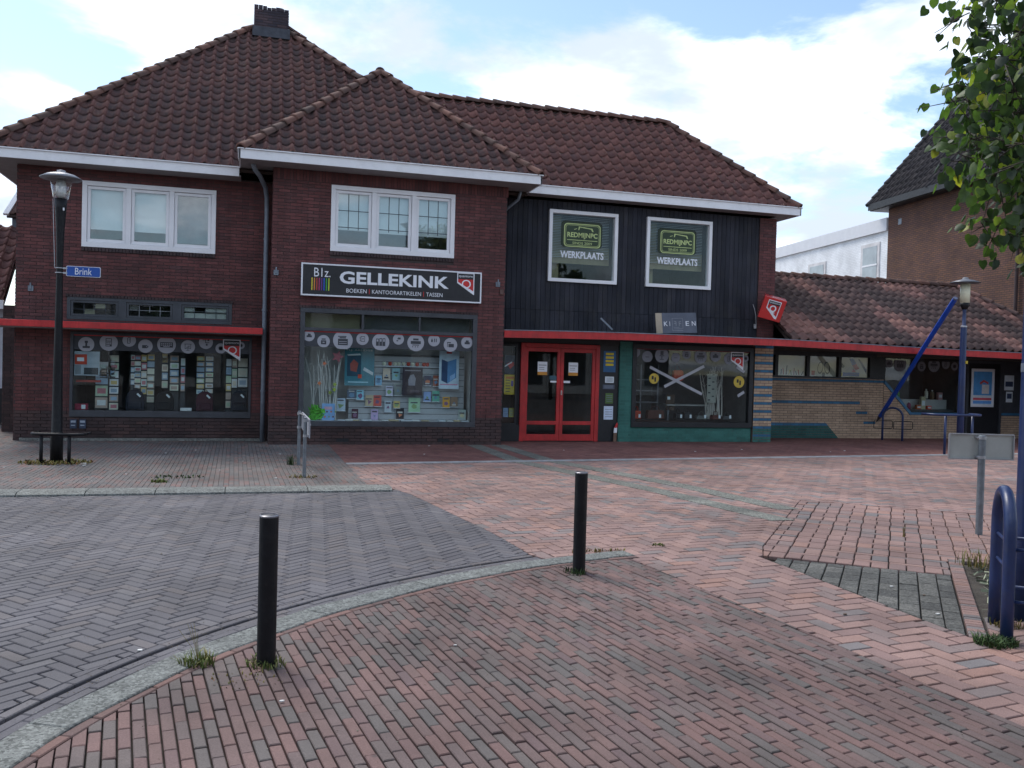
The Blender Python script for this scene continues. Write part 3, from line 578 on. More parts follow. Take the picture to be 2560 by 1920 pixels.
# ================================================================ the corner shop: main house with a projecting bay
YL, YM = 18.35, 17.55
house = thing('brick_shop_house', 'dark red brick shop house with tiled hip roofs, white gutters and a projecting bay', 'building', (0, 20, 0))
holesL = [(-3.11, -.72, 3.66, 4.90), (-3.34, -.385, 2.29, 2.71), (-3.27, .005, .45, 2.05)]
holesM = [(1.425, 3.88, 3.765, 5.045), (.89, 4.405, .355, 2.645)]
wb = MB()
for r in minus(-4.21, .34, 0, 5.15, holesL): wb.box(r[0], r[1], YL, YL+.22, r[2], r[3])
for r in minus(.34, 4.97, 0, 5.32, holesM): wb.box(r[0], r[1], YM, YM+.22, r[2], r[3])
wb.box(.34, .56, YM+.22, YL, 0, 5.32).box(4.75, 4.97, YM+.22, YL+.3, 0, 5.32).box(-4.21, -3.99, YL+.22, 26.4, 0, 5.15).box(-4.21, 4.97, 26.4, 26.6, 0, 5.15).box(4.75, 4.97, YL+.3, 26.4, 0, 5.3)
wall = wb.build('wall', MORTAR, house)
bk = MB(); brickwork(bk, -4.21, .34, .56, 5.12, YL, holesL+[(-3.11, -.72, 3.56, 3.66), (-3.36, -.37, 2.71, 2.76)]); brickwork(bk, .34, 4.97, .55, 5.07, YM, holesM+[(1.425, 3.88, 3.66, 3.77), (.87, 4.42, 2.64, 2.70)])
brickwork(bk, YM, YL, .55, 5.3, .34, axis='y', sgn=-1); brickwork(bk, YL, 26.4, .0, 5.1, -4.21, axis='y', sgn=-1)
tag(bk.build('bricks', BRICK[1], wall), kind='stuff')
sol_ = MB(); x = .345
while x < 4.95: sol_.box(x, x+.05, YM-.009-RND.uniform(0, .003), YM, 5.08, 5.285, open_='k'); x += .0605
tag(sol_.build('soldier_bricks', BRICK[1], wall), kind='stuff')
pk = MB(); brickwork(pk, -4.21, .34, 0., .555, YL, holesL, proud=.02); brickwork(pk, .34, 4.97, 0., .545, YM, holesM, proud=.02); tag(pk.build('plinth_bricks', PLINTH[1], wall), kind='stuff')
for i in (0, 1): MB().box(1.62+i*2.02, 1.86+i*2.02, YM-.025, YM-.021, .05, .12).build('air_brick', BLKFRAME, wall)
vf = MB(); vf.box(-4.1, .3, YL-.06, YL-.022, .0, .05); vf.build('footing', CONC[1], wall)
for n_, (x0, x1, z0, z1, Y) in enumerate([(-3.11, -.72, 3.585, 3.66, YL), (1.425, 3.88, 3.69, 3.765, YM), (-3.36, -.37, 2.71, 2.755, YL), (.87, 4.42, 2.645, 2.69, YM)]):
    mb = MB(); x = x0
    while x < x1-.01: mb.box(x, min(x+.05, x1), Y-.035, Y, z0, z1); x += .06
    tag(mb.build('sill_bricks' if n_ < 2 else 'lintel_bricks', SILLB, wall), kind='stuff')
# --- upper windows
def upper_window(parent, x0, x1, z0, z1, Y, lead, blind_z):
    w = MB().frame(x0, x1, z0, z1, .085, Y-.03, Y+.09, .095).build('window', WHITEW, parent, bevel=.004); wd = (x1-x0-.085*2-.09*2)/3; xs = [x0+.085+i*(wd+.09) for i in range(3)]
    for i in (0, 1): MB().box(xs[i]+wd, xs[i]+wd+.09, Y-.026, Y+.088, z0+.095, z1-.085).build('mullion', WHITEW, w, bevel=.003)
    for i, a in enumerate(xs):
        b = a+wd; MB().frame(a+.004, b-.004, z0+.10, z1-.09, .055, Y+.005, Y+.05, .06).build('sash', WHITEW, w, bevel=.004)
        pane(w, a+.055, b-.055, z0+.15, z1-.14, Y+.03, GLASSU)
        zb = blind_z[i]
        if zb: MB().box(a+.03, b-.03, Y+.10, Y+.108, zb, z1-.10).box(a+.03, b-.03, Y+.095, Y+.115, zb-.02, zb).build('blind', BLIND, w)
        if lead:
            m = MB(); g0, g1 = a+.058, b-.058; zt = z1-.145
            for k in (1, 2): m.box(g0+(g1-g0)*k/3-.006, g0+(g1-g0)*k/3+.006, Y+.018, Y+.029, 4.20, zt)
            for zz_ in (4.57, 4.245): m.box(g0, g1, Y+.016, Y+.028, zz_-.006, zz_+.006)
            m.build('glazing_bar', LEADG, w)
    room(w, x0+.02, x1-.02, z0, z1-.02, Y+.10, 1.6, ROOML); return w
upper_window(house, -3.11, -.72, 3.66, 4.90, YL, False, (4.03, 4.03, 0)); upper_window(house, 1.425, 3.88, 3.765, 5.045, YM, True, (4.22, 4.20, 4.20))
MB().box(-1.46, -.86, YL+.5, YL+.51, 3.9, 4.8).build('curtain', M('grey_net_curtain', (.33, .36, .40), .9), house)
# --- left shop front: leaded transoms, display window
tr = MB().frame(-3.34, -.385, 2.29, 2.71, .06, YL-.02, YL+.08).box(-2.45, -2.31, YL-.018, YL+.08, 2.35, 2.65).box(-1.48, -1.32, YL-.018, YL+.08, 2.35, 2.65).build('transom_window', DKFRAME, house)
for i, (a, b) in enumerate(((-3.28, -2.45), (-2.31, -1.48), (-1.32, -.445))):
    MB().frame(a+.004, b-.004, 2.354, 2.646, .04, YL-.006, YL+.05).build('sash', DKFRAME, tr); pane(tr, a+.04, b-.04, 2.39, 2.61, YL+.03)
    m = MB(); n_ = 4; z = 2.5
    for k in range(1, n_): xx = a+.04+(b-a-.08)*k/n_; m.box(xx-.005, xx+.005, YL+.016, YL+.026, 2.395 if k != 2 else 2.47, 2.605)
    m.box(a+.045, b-.045, YL+.014, YL+.024, 2.50+.02*(i-1), 2.508+.02*(i-1)); m.build('glazing_bar', M('lead_light', (.24, .26, .28), .6) if i == 1 else LEADG, tr)
    mb = MB(); RND.seed(40+i)
    for k in range(n_):
        for zz_ in (2.395, 2.51):
            if RND.random() < (.85 if i == 2 else .3): mb.box(a+.045+(b-a-.09)*k/n_+.004, a+.045+(b-a-.09)*(k+1)/n_-.004, YL+.045, YL+.048, zz_+.003, zz_+.10)
    if mb.v: mb.build('frosted_glass', M('frosted_glass', ((.25, .22, .15), (.10, .09, .08), (.42, .42, .38))[i], .4), tr)
room(tr, -3.3, -.42, 2.33, 2.68, YL+.08, .5, ROOM)
def shopfront(parent, x0, x1, z0, z1, Y, fw, fb, mat, depth, lining, name='shop_window', zt=None):
    """display window: frame, big pane, room behind"""
    w = MB().frame(x0, x1, z0, z1, fw, Y-.03, Y+.10, fb).build(name, mat, parent, bevel=.004); pane(w, x0+fw-.005, x1-fw+.005, z0+fb-.005, (zt or z1-fw)+.005, Y+.02)
    room(w, x0+fw, x1-fw, z0+fb, z1-fw, Y+.10, depth, lining); return w
lsw = shopfront(house, -3.27, .005, .45, 2.05, YL, .05, .12, DKFRAME, 1.6, ROOM)
msw = MB().frame(.89, 4.405, .355, 2.645, .09, YM-.03, YM+.10, .10).box(.98, 4.315, YM-.028, YM+.09, 2.205, 2.27).box(2.065, 2.11, YM-.02, YM+.08, 2.27, 2.555).box(3.20, 3.235, YM-.02, YM+.08, 2.27, 2.555).build('shop_window', DKFRAME, house, bevel=.004)
pane(msw, .975, 4.32, .45, 2.21, YM+.02); [pane(msw, a, b, 2.265, 2.56, YM+.03, name='transom_pane') for a, b in ((.975, 2.07), (2.105, 3.205), (3.23, 4.32))]
room(msw, .98, 4.315, .455, 2.55, YM+.10, .75, ROOML)
MB().box(.99, 2.06, YM+.3, YM+.31, 2.26, 2.56).build('transom_board', M('ochre_board', (.25, .22, .14), .8), msw); MB().box(2.11, 4.3, YM+.25, YM+.26, 2.26, 2.56).build('transom_board', ROOM, msw)
# vinyl band with pale discs and dark pictograms
ICON = {'stamp': [(-.45, -.5, .45, -.22), (-.12, -.22, .12, .2), (-.2, .2, .2, .5)], 'calculator': [(-.34, -.48, .34, .48), 'l', (-.26, .2, .26, .4), (-.26, -.02, -.1, .12), (-.06, -.02, .1, .12), (.14, -.02, .28, .12), (-.26, -.22, -.1, -.08), (-.06, -.22, .1, -.08), (.14, -.22, .28, -.08), (-.26, -.42, -.1, -.28), (-.06, -.42, .1, -.28)],
 'clip': [(-.3, -.5, -.2, .4), (.1, -.4, .2, .5), (-.2, .4, .2, .5), (-.2, -.5, .1, -.4), (-.05, -.2, .02, .3)], 'tag': [(-.45, -.3, .25, .15), (.25, -.2, .4, .05), 'l', (.12, -.12, .24, 0.)], 'keyboard': [(-.68, -.32, .68, .28), 'l']+[(-.58+i*.2, .06, -.44+i*.2, .18) for i in range(6)]+[(-.58+i*.2, -.12, -.44+i*.2, 0.) for i in range(6)]+[(-.35, -.26, .35, -.17)],
 'screen': [(-.5, .38, .5, .46), (-.44, -.25, -.36, .38), (.36, -.25, .44, .38), (-.44, -.3, .44, -.22), (-.04, -.5, .04, -.3), (-.25, -.56, .25, -.5), (-.2, -.15, -.1, 0.), (-.05, -.15, .05, .1), (.1, -.15, .2, .22)], 'scissors': [(-.5, .3, .1, .4), (-.1, -.1, .5, 0.), (-.1, 0, 0, .4), (.2, .2, .5, .45), (.0, -.5, .25, -.2)],
 'globe': [(-.3, -.4, .3, .4), (-.42, -.25, .42, .25)], 'jar': [(-.42, -.5, .42, .15), (-.32, .25, .32, .45), 'l', (-.15, -.25, .15, -.1)], 'copier': [(-.5, -.5, .5, .15), (-.35, .2, .3, .32), (-.5, .35, .35, .45), 'l', (-.4, -.15, .4, -.1), (-.4, -.35, .4, -.3)], 'phonebook': [(-.3, -.45, .4, .45), (-.5, .2, -.3, .28), (-.5, -.04, -.3, .04), (-.5, -.3, -.3, -.22), 'l', (-.2, -.36, .32, .36), 'd', (0, -.1, .15, .15)],
 'binders': [(-.55, -.45, -.22, .4), (-.17, -.45, .16, .45), (.2, -.45, .53, .45), 'l', (-.48, .05, -.3, .3), (-.1, .05, .08, .35), (.28, .05, .46, .35)], 'pin': [(-.1, -.05, .4, .3), (-.25, .0, -.1, .1), (-.35, -.4, -.05, -.2)], 'printer': [(-.6, -.15, .6, .2), (-.32, .28, .32, .5), (-.4, -.32, .4, -.22), (-.4, -.55, -.3, -.4), (-.1, -.55, 0, -.4), (.2, -.55, .3, -.4)], 'drops': [(-.5, -.3, -.2, .1), (-.42, .1, -.28, .3), (0, -.3, .14, .3), (.3, -.3, .44, .3)], 'folder': [(-.5, -.35, -.42, .4), (-.42, .25, .05, .4), (-.3, -.35, .5, .15)], 'tape': [(-.4, -.3, .5, .05), (-.2, .05, .3, .35)],
 'chair': [(-.22, .05, .22, .6), (-.35, -.1, .35, .0), (-.06, -.5, .06, -.1), (-.3, -.58, .3, -.5)], 'pen': [(-.35, -.1, .35, .02)], 'bag': [(-.5, -.35, .5, .1), (-.2, .1, .2, .35)]}
def discs(parent, circs, z0, z1, Y, icons, mat=DISC, dark=CHAR):
    for (cx_, cz, r), ic_ in zip(circs, icons):
        poly = []
        for k in range(28): t = 2*PI*k/28; poly.append((cx_+r*math.cos(t), min(max(cz+r*math.sin(t), z0), z1)))
        d = MB().prism(poly, Y, Y+.002, 'y').build('sticker', mat, parent); cur = [MB(), MB(), MB()]; L_ = 0
        for q in ICON[ic_]:
            if q == 'l': L_ = 1
            elif q == 'd': L_ = 2
            else:
                a, b, c, e = (cx_+q[0]*r, cz+q[1]*r, cx_+q[2]*r, cz+q[3]*r); b, e = max(b, z0), min(e, z1)
                if e > b: cur[L_].box(a, c, Y-.001*(L_+1), Y, b, e)
        # icon strokes go straight under the window as well: thing > part > sub-part
        if cur[0].v: cur[0].build('pictogram', dark, parent)
        if cur[1].v: cur[1].build('pictogram', mat, parent)
        if cur[2].v: cur[2].build('pictogram', dark, parent)
MB().box(-3.22, -.045, YL+.008, YL+.011, 1.72, 1.985).build('vinyl_band', CHAR, lsw); MB().box(-3.22, -.045, YL+.006, YL+.010, 1.985, 2.0).build('red_line', QRED, lsw)
discs(lsw, CIRC_L, 1.69, 1.985, YL+.004, ['stamp', 'calculator', 'clip', 'tag', 'keyboard', 'screen', 'scissors', 'globe', 'globe'])
MB().box(.98, 4.315, YM+.008, YM+.011, 1.905, 2.185).build('vinyl_band', CHAR, msw); MB().box(.98, 4.315, YM+.005, YM+.010, 2.185, 2.203).build('red_line', QRED, msw)
discs(msw, CIRC_M, 1.87, 2.185, YM+.004, ['tape', 'jar', 'copier', 'phonebook', 'binders', 'pin', 'printer', 'drops', 'folder', 'tape'])
def shield(parent, x0, x1, z0, z1, Y, k=1.):
    """white-edged pennant badge: black strip with small lettering over a red field with a Q"""
    w = x1-x0; h = z1-z0; e = .055*w
    b = MB().prism([(x0, z1), (x1, z1), (x1, z0), (x1-.03*w, z0), (x0, z0+.52*h)], Y-.004, Y, 'y').build('badge', QWHITE, parent)
    zs = z1-.30*h
    MB().box(x0+e, x1-e, Y-.006, Y-.0041, zs, z1-e).build('badge_strip', BLACK, parent); MB().prism([(x0+e, zs), (x1-e, zs), (x1-e, z0+.17*h), (x0+e, z0+.57*h)], Y-.0065, Y-.0042, 'y').build('badge_field', QRED, parent)
    text('quantore', x0+e*1.8, x1-e*1.8, zs+.06*h, z1-e-.07*h, Y-.006, QWHITE, parent, ext=.002); text('Q', x0+.27*w, x0+.80*w, z0+.22*h, zs-.02*h, Y-.0066, QWHITE, parent, bold=.0, ext=.002); return b
shield(lsw, *[QSH[0][i] for i in (0, 2, 1, 3)], YL-.002)
# --- gutters, soffits
def gutter(parent, pts, z0, z1, th=.03, name='gutter'):
    """boxed gutter fascia following pts (x,y), outer face on pts, with a lip on top"""
    for a, b in zip(pts, pts[1:]):
        a, b = Vector((*a, 0)), Vector((*b, 0)); d = (b-a).normalized(); n = Vector((-d.y, d.x, 0)); c = (a+b)/2; l = (b-a).length/2
        g = MB().obox(c+n*th/2+Vector((0, 0, (z0+z1)/2)), d*l, n*th/2, (0, 0, (z1-z0)/2)).build(name, WHITE, parent, bevel=.003)
        MB().obox(c+n*.03-n*.015+Vector((0, 0, z1+.008)), d*(l+.012), n*.045, (0, 0, .009)).build('gutter_lip', WHITE, g)
gutter(house, [(-4.76, 27.), (-4.76, 17.80), (-.293, 17.80)], 5.11, 5.275); gutter(house, [(-.292, 18.3), (-.292, 16.98), (5.53, 16.98), (5.53, 18.33)], 5.285, 5.455)
MB().box(-4.73, -.262, 17.83, 18.34, 5.115, 5.135).box(-4.73, -4.22, 18.34, 26.9, 5.115, 5.135).build('soffit', SOFFIT, house); MB().box(-.262, 5.5, 17.01, 17.54, 5.29, 5.31).box(-.262, .335, 17.54, 18.3, 5.29, 5.31).box(4.975, 5.5, 17.54, 18.3, 5.29, 5.31).build('soffit', SOFFIT, house)
# --- roofs
tanM, tanL = .905, .923
ZM, ZL = 5.44, 5.26
AX0, AX1, AY, AZ = -.13, .68, 22.42, 9.58
def z_mid(c): return ZM+min(c.y-17.0, c.x+.27, 5.51-c.x)*tanM
def z_main(c): return ZL+min((c.y-17.82)*.938, (c.x+4.74)*.938)
roof = MB(); midA = Vector((2.62, 19.89, ZM+2.89*tanM)); midB = Vector((2.62, 21.2, ZM+2.89*tanM))
plane_sheet(roof, [(-4.74, 17.82, ZL), (5.5, 17.82, ZL), (AX1, AY, AZ), (AX0, AY, AZ)]); plane_sheet(roof, [(-4.74, 27., ZL), (-4.74, 17.82, ZL), (AX0, AY, AZ)]); plane_sheet(roof, [(5.5, 17.82, ZL), (5.5, 27., ZL), (AX1, AY, AZ)]); plane_sheet(roof, [(5.5, 27., ZL), (-4.74, 27., ZL), (AX0, AY, AZ), (AX1, AY, AZ)])
plane_sheet(roof, [(-.27, 17.0, ZM), (5.51, 17.0, ZM), midA]); plane_sheet(roof, [(5.51, 17.0, ZM), (5.51, 19.6, ZM), midB, midA]); plane_sheet(roof, [(-.27, 19.6, ZM), (-.27, 17.0, ZM), midA, midB])
roof = roof.build('roof', UNDER, house)
cands = []
sm = math.hypot(1, tanM); smL = math.hypot(1, .938)
roof_plane(cands, (-4.74, 17.82, ZL), (1, 0, 0), (0, 1, .938), [(0, 0), (10.24, 0), (AX1+4.74, (AY-17.82)*smL), (AX0+4.74, (AY-17.82)*smL)], skip=lambda c: (z_mid(c) > c.z+.12 and -.27 < c.x < 5.5) or c.x > 4.6)
roof_plane(cands, (-.27, 17.0, ZM), (1, 0, 0), (0, 1, tanM), [(0, 0), (5.78, 0), (2.89, 2.89*sm)])
roof_plane(cands, (5.51, 17.0, ZM), (0, 1, 0), (-1, 0, tanM), [(0, 0), (3.4, 0), (4.2, 2.89*sm), (2.89, 2.89*sm)])
roof_plane(cands, (-.27, 20.4, ZM), (0, -1, 0), (1, 0, tanM), [(0, 0), (3.4, 0), (.51, 2.89*sm), (0, 2.89*sm)], skip=lambda c: z_main(c) > c.z+.1)
roof_plane(cands, (-4.74, 27.0, ZL), (0, -1, 0), (1, 0, .938), [(0, 0), (9.18, 0), (4.58, 4.6*smL)])
roof_plane(cands, (5.5, 17.82, ZL), (0, 1, 0), (-1, 0, .93), [(0, 0), (9.18, 0), (4.6, 4.82*math.hypot(1, .93))], skip=lambda c: c.y > 23)
lay_tiles(cands, roof, TILE_D)
e_ = .03
hip_line(roof, (-4.74, 17.82, ZL+e_), (AX0, AY, AZ+e_), HIP); hip_line(roof, (-.27, 17.0, ZM+e_), midA+Vector((0, 0, e_)), HIP); hip_line(roof, (5.51, 17.0, ZM+e_), midA+Vector((0, 0, e_)), HIP); hip_line(roof, midA+Vector((0, -.05, e_)), (2.62, 21.1, midA.z+e_), HIP)
hip_line(roof, (3.6, 19.62, ZL+(1.9)*.93+e_), (AX1, AY, AZ+e_), HIP)
# --- chimney
ch = MB().box(-.09, .69, 22.08, 22.86, 9.2, 9.94).build('chimney', MORTAR, house); cb = MB(); brickwork(cb, -.10, .70, 9.45, 9.96, 22.08); brickwork(cb, 22.07, 22.87, 9.45, 9.96, -.09, axis='y', sgn=-1)
z = 9.955
for x in np.arange(-.10, .69, .1):
    h = RND.choice([.03, .05, .06, .05, .08]) if x > .02 else .09
    if h > .01: cb.box(x, x+.095, 22.075, 22.3, z, z+h)
tag(cb.build('chimney_bricks', PM('sooty_brick', [(0, '37333c'), (.6, '433b42'), (1, '4e4044')], False), ch), kind='stuff'); MB().box(-.13, .73, 22.03, 22.9, 9.3, 9.53).build('flashing', LEAD, ch); MB().lathe([(.09, 0), (.09, .16), (.10, .17), (.10, .2), (.075, .2)], (.50, 22.45, 9.94), 14).build('chimney_pot', M('pot', (.16, .12, .12), .8), ch)
# --- pipes, anchors, plates
def downpipe(parent, pts, r=.045, mat=ZINC):
    d = MB().tube(pts, r, 12).build('downpipe', mat, parent, smooth=True)
    for z in (1.0, 2.6, 4.0):
        if pts[0][2] < z < pts[-1][2]-.8: MB().lathe([(r+.008, -.02), (r+.008, .02)], (pts[0][0], pts[0][1], z), 12).build('bracket', mat, d)
downpipe(house, [(.235, 18.22, 0), (.235, 18.22, 1.), (.235, 18.22, 2.4), (.235, 18.22, 4.55), (.23, 18.20, 4.80), (.20, 18.05, 4.98), (.10, 17.75, 5.12), (.0, 17.5, 5.2), (-.04, 17.42, 5.30)])
downpipe(house, [(5.03, 18.24, 2.45), (5.03, 18.24, 4.6), (5.04, 18.22, 4.8), (5.12, 18.1, 4.95), (5.3, 17.85, 5.12), (5.34, 17.8, 5.3)], .032)
for x, z, Y in ((-3.955, 2.84, YL), (.42, 3.30, YM), (4.815, 3.30, YM)): MB().box(x-.045, x+.045, Y-.03, Y-.009, z-.06, z+.04).box(x-.012, x+.012, Y-.06, Y-.03, z-.03, z+.09).build('wall_anchor', ZINC, house)
MB().box(4.86, 4.93, YM-.04, YM-.009, 3.09, 3.19).build('junction_box', M('brown_box', (.12, .07, .06), .6), house)
for i, x in enumerate((-3.25, -3.09)):
    p = MB().box(x, x+.115, YL-.05, YL-.03, .23, .40).build('utility_plate', M('plate_blue', (.04, .055, .09), .5), house); MB().box(x+.015, x+.1, YL-.053, YL-.0501, .34, .38).box(x+.02, x+.09, YL-.053, YL-.0501, .28, .30).build('print', M('plate_print', (.3, .35, .42), .6), p)
# --- red canopy over the left shop front
pol = [(-4.22, 17.70), (.20, 17.70), (.20, 18.34), (-4.205, 18.34), (-4.205, 18.6), (-4.62, 18.6), (-4.62, 17.95)]
for k in range(1, 7): t = PI+k*PI/14; pol.append((-4.37+.25*math.cos(t), 17.95+.25*math.sin(t)))
pol[-1] = (-4.37, 17.70); pol = [pol[1], pol[2], pol[3], pol[4], pol[5]]+pol[6:]
can = MB().prism(pol, 2.105, 2.225, 'z').build('canopy', REDP, house, bevel=.006); MB().prism([(p[0]*.998, p[1]+.02) for p in pol], 2.225, 2.245, 'z').build('canopy_cover', M('bitumen', (.03, .03, .035), .8), can); MB().prism([(p[0]*.995-.01, p[1]+.03) for p in pol], 2.095, 2.105, 'z').build('canopy_soffit', SOFFIT, can)
# ================================================================ workshop: timber clad upper storey over the shop entrance
YR, YP, YY = 18.35, 18.30, 19.45
shop = thing('timber_clad_workshop', 'shop building with dark timber boarded upper storey, red double door and tiled roof', 'building', (8.4, 20, 0))
hw = [(6.155, 7.77, 3.50, 5.065), (8.475, 10.11, 3.50, 5.065)]
mb = MB()
for r in minus(4.98, 11.80, 2.42, 5.25, hw): mb.box(r[0], r[1], YR+.03, YR+.2, r[2], r[3])
for r in minus(4.98, 11.80, 0, 2.42, [(5.06, 5.52, .35, 2.1), (5.60, 7.43, 0, 2.14), (8.2, 11.27, .33, 2.2)]): mb.box(r[0], r[1], YR+.03, YR+.2, r[2], r[3])
mb.box(11.6, 11.8, YR+.2, 22.4, 0, 5.25).box(4.98, 11.8, 22.4, 22.6, 0, 5.25)
swall = mb.build('wall', M('dark_backing', (.02, .021, .025), .8), shop)
# boards, each one its own piece
x = 5.0; RND.seed(5); bmesh_ = {}
def board(x0, x1, z0, z1, dz):
    k = (round(x1-x0, 3), round(z1-z0, 3))
    if k not in bmesh_:
        w, h = k; me = bpy.data.meshes.new('board'); m = MB().prism([(-w/2, .03), (-w/2, .006), (-w/2+.006, 0), (w/2-.006, 0), (w/2, .006), (w/2, .03)], 0, h, 'z'); me.from_pydata(m.v, [], m.f); me.update(); me.materials.append(CLAD); bmesh_[k] = me
    mkobj('board', bmesh_[k], None, swall, Matrix.Translation(((x0+x1)/2, YR-dz, z0)))
while x < 11.34:
    e = min(x+.112, 11.358)
    for z0, z1, dz in ((2.43, 2.862, .012), (2.872, 5.25, 0)):
        segs = [(z0, z1)]
        for h in hw:
            if h[0]-.02 < x and e < h[1]+.02 or (x < h[1]-.005 and e > h[0]+.005):
                segs = [s for a, b in segs for s in ((a, min(b, h[2])), (max(a, h[3]), b)) if s[1]-s[0] > .02]
        for a, b in segs: board(x, e-.004, a, b, dz)
    x = e
# brick pier at the right corner, side wall
pr = MB().box(11.36, 11.80, YR-.02, YR+.03, 2.42, 5.25).build('brick_pier', MORTAR, shop); pb = MB(); brickwork(pb, 11.36, 11.80, 2.42, 5.25, YR-.02); brickwork(pb, YR-.02, 22.5, 2.3, 5.25, 11.80, axis='y', sgn=1); tag(pb.build('bricks', BRICK[1], pr), kind='stuff')
gutter(shop, [(5.57, 17.96), (12.21, 17.96), (12.21, 22.7)], 5.305, 5.475); MB().box(5.0, 12.18, 17.99, 18.34, 5.31, 5.33).box(11.81, 12.18, 18.34, 22.6, 5.31, 5.33).build('soffit', SOFFIT, shop)
ZR = 5.46; tr_ = .985; RY, RX, RZ = 20.33, 9.84, ZR+2.36*.985
rf = MB(); plane_sheet(rf, [(3.2, 17.98, ZR), (12.19, 17.98, ZR), (RX, RY, RZ), (3.2, RY, RZ)]); plane_sheet(rf, [(12.19, 17.98, ZR), (12.19, 22.68, ZR), (RX, RY, RZ)]); plane_sheet(rf, [(12.19, 22.68, ZR), (3.2, 22.68, ZR), (3.2, RY, RZ), (RX, RY, RZ)]); rf = rf.build('roof', UNDER, shop)
cands = []; sr = math.hypot(1, tr_)
def z_r2(c): return max(ZL+min((c.y-17.82)*.938, (5.5-c.x)*.93), z_mid(c) if c.x < 5.51 else 0)
roof_plane(cands, (3.2, 17.98, ZR), (1, 0, 0), (0, 1, tr_), [(0, 0), (8.99, 0), (RX-3.2, 2.35*sr), (0, 2.35*sr)], skip=lambda c: z_r2(c) > c.z+.1)
roof_plane(cands, (12.19, 17.98, ZR), (0, 1, 0), (-1, 0, 1.0), [(0, 0), (4.7, 0), (2.35, 2.35*math.sqrt(2))])
lay_tiles(cands, rf, TILE_R)
hip_line(rf, (12.19, 17.98, ZR+.03), (RX, RY, RZ+.03), HIP); hip_line(rf, (3.4, RY, RZ+.03), (RX+.05, RY, RZ+.03), HIP, r=.085)
# upper windows with window lettering
GRN = M('dark_green_vinyl', (.035, .06, .032), .6); LIME = M('lime_vinyl', (.52, .62, .26), .6); OCH = M('pale_wood', (.36, .30, .18), .8)
def rrect(x0, x1, z0, z1, r):
    o = []
    for cx_, cz, a0 in ((x1-r, z1-r, 0), (x0+r, z1-r, 90), (x0+r, z0+r, 180), (x1-r, z0+r, 270)):
        for k in range(5): t = math.radians(a0+k*22.5); o.append((cx_+r*math.cos(t), cz+r*math.sin(t)))
    return o
for i, (x0, x1, z0, z1) in enumerate(hw):
    w = MB().frame(x0, x1, z0, z1, .075, YR-.05, YR+.10).build('window', WHITEW, shop, bevel=.004); pane(w, x0+.07, x1-.07, z0+.07, z1-.07, YR+.03, GLASS); room(w, x0+.05, x1-.05, z0+.05, z1-.05, YR+.2, 1.9, ROOM)
    for k in range(26): MB().box(x0+.09, x1-.09, YR+.27, YR+.287, 4.985-k*.036-.004, 4.985-k*.036+.004+(0 if k % 5 else .004)).build('lamella', LAMEL, w)
    MB().box(x0+.03, x0+.40, YR+.32, YR+.33, 3.95, 5.0).box(x0+.40, x1-.05, YR+.33, YR+.34, 3.95, 4.35).build('cabinet_side', OCH, w); MB().box(x0+.22, x0+.42, YR+.5, YR+.55, 3.55, 3.97).build('cabinet', OCH, w)
    MB().box(x0+.55, x1-.1, YR+1.0, YR+1.4, 3.66, 3.69).box(x0+.6, x0+.64, YR+1.0, YR+1.05, 3.3, 3.66).build('desk', LAMEL, w)
    a, b, c, e = x0+.365, x0+1.225, 4.285, 4.80; Y = YR+.026
    MB().prism(rrect(a-.07, b+.04, c-.01, e+.05, .09), Y-.0005, Y+.001).build('sticker_shadow', M('shade_vinyl', (.03, .045, .03), .7), w); MB().prism(rrect(a, b, c, e, .08), Y-.003, Y-.0008).build('sticker', LIME, w); MB().prism(rrect(a+.02, b-.02, c+.02, e-.02, .07), Y-.005, Y-.0031).build('sticker_field', GRN, w); MB().prism(rrect(a+.035, b-.035, c+.035, e-.035, .06), Y-.006, Y-.0051).build('sticker_line', LIME, w); MB().prism(rrect(a+.043, b-.043, c+.043, e-.043, .055), Y-.007, Y-.0061).build('sticker_centre', GRN, w)
    text('REDMIJNPC', a+.075, b-.075, 4.465, 4.605, Y-.007, LIME, w, bold=.025, ext=.002); text('SINDS 2009', a+.2, b-.2, 4.345, 4.40, Y-.007, LIME, w, ext=.002); MB().box(a+.075, b-.075, Y-.0085, Y-.0071, 4.43, 4.443).build('underline', LIME, w)
    MB().prism([(a+.33, 4.660), (a+.34, 4.740), (a+.44, 4.730), (a+.66, 4.710), (a+.69, 4.640), (a+.66, 4.640), (a+.63, 4.690), (a+.37, 4.720), (a+.35, 4.660)], Y-.0085, Y-.0071).build('car_outline', LIME, w); MB().prism([(a+.23, 4.675), (a+.30, 4.695), (a+.30, 4.685), (a+.235, 4.660)], Y-.0085, Y-.0071).build('car_outline', LIME, w)
    text('WERKPLAATS', x0+.29, x0+1.31, 4.035, 4.19, Y-.001, QWHITE, w, bold=.03, ext=.002)
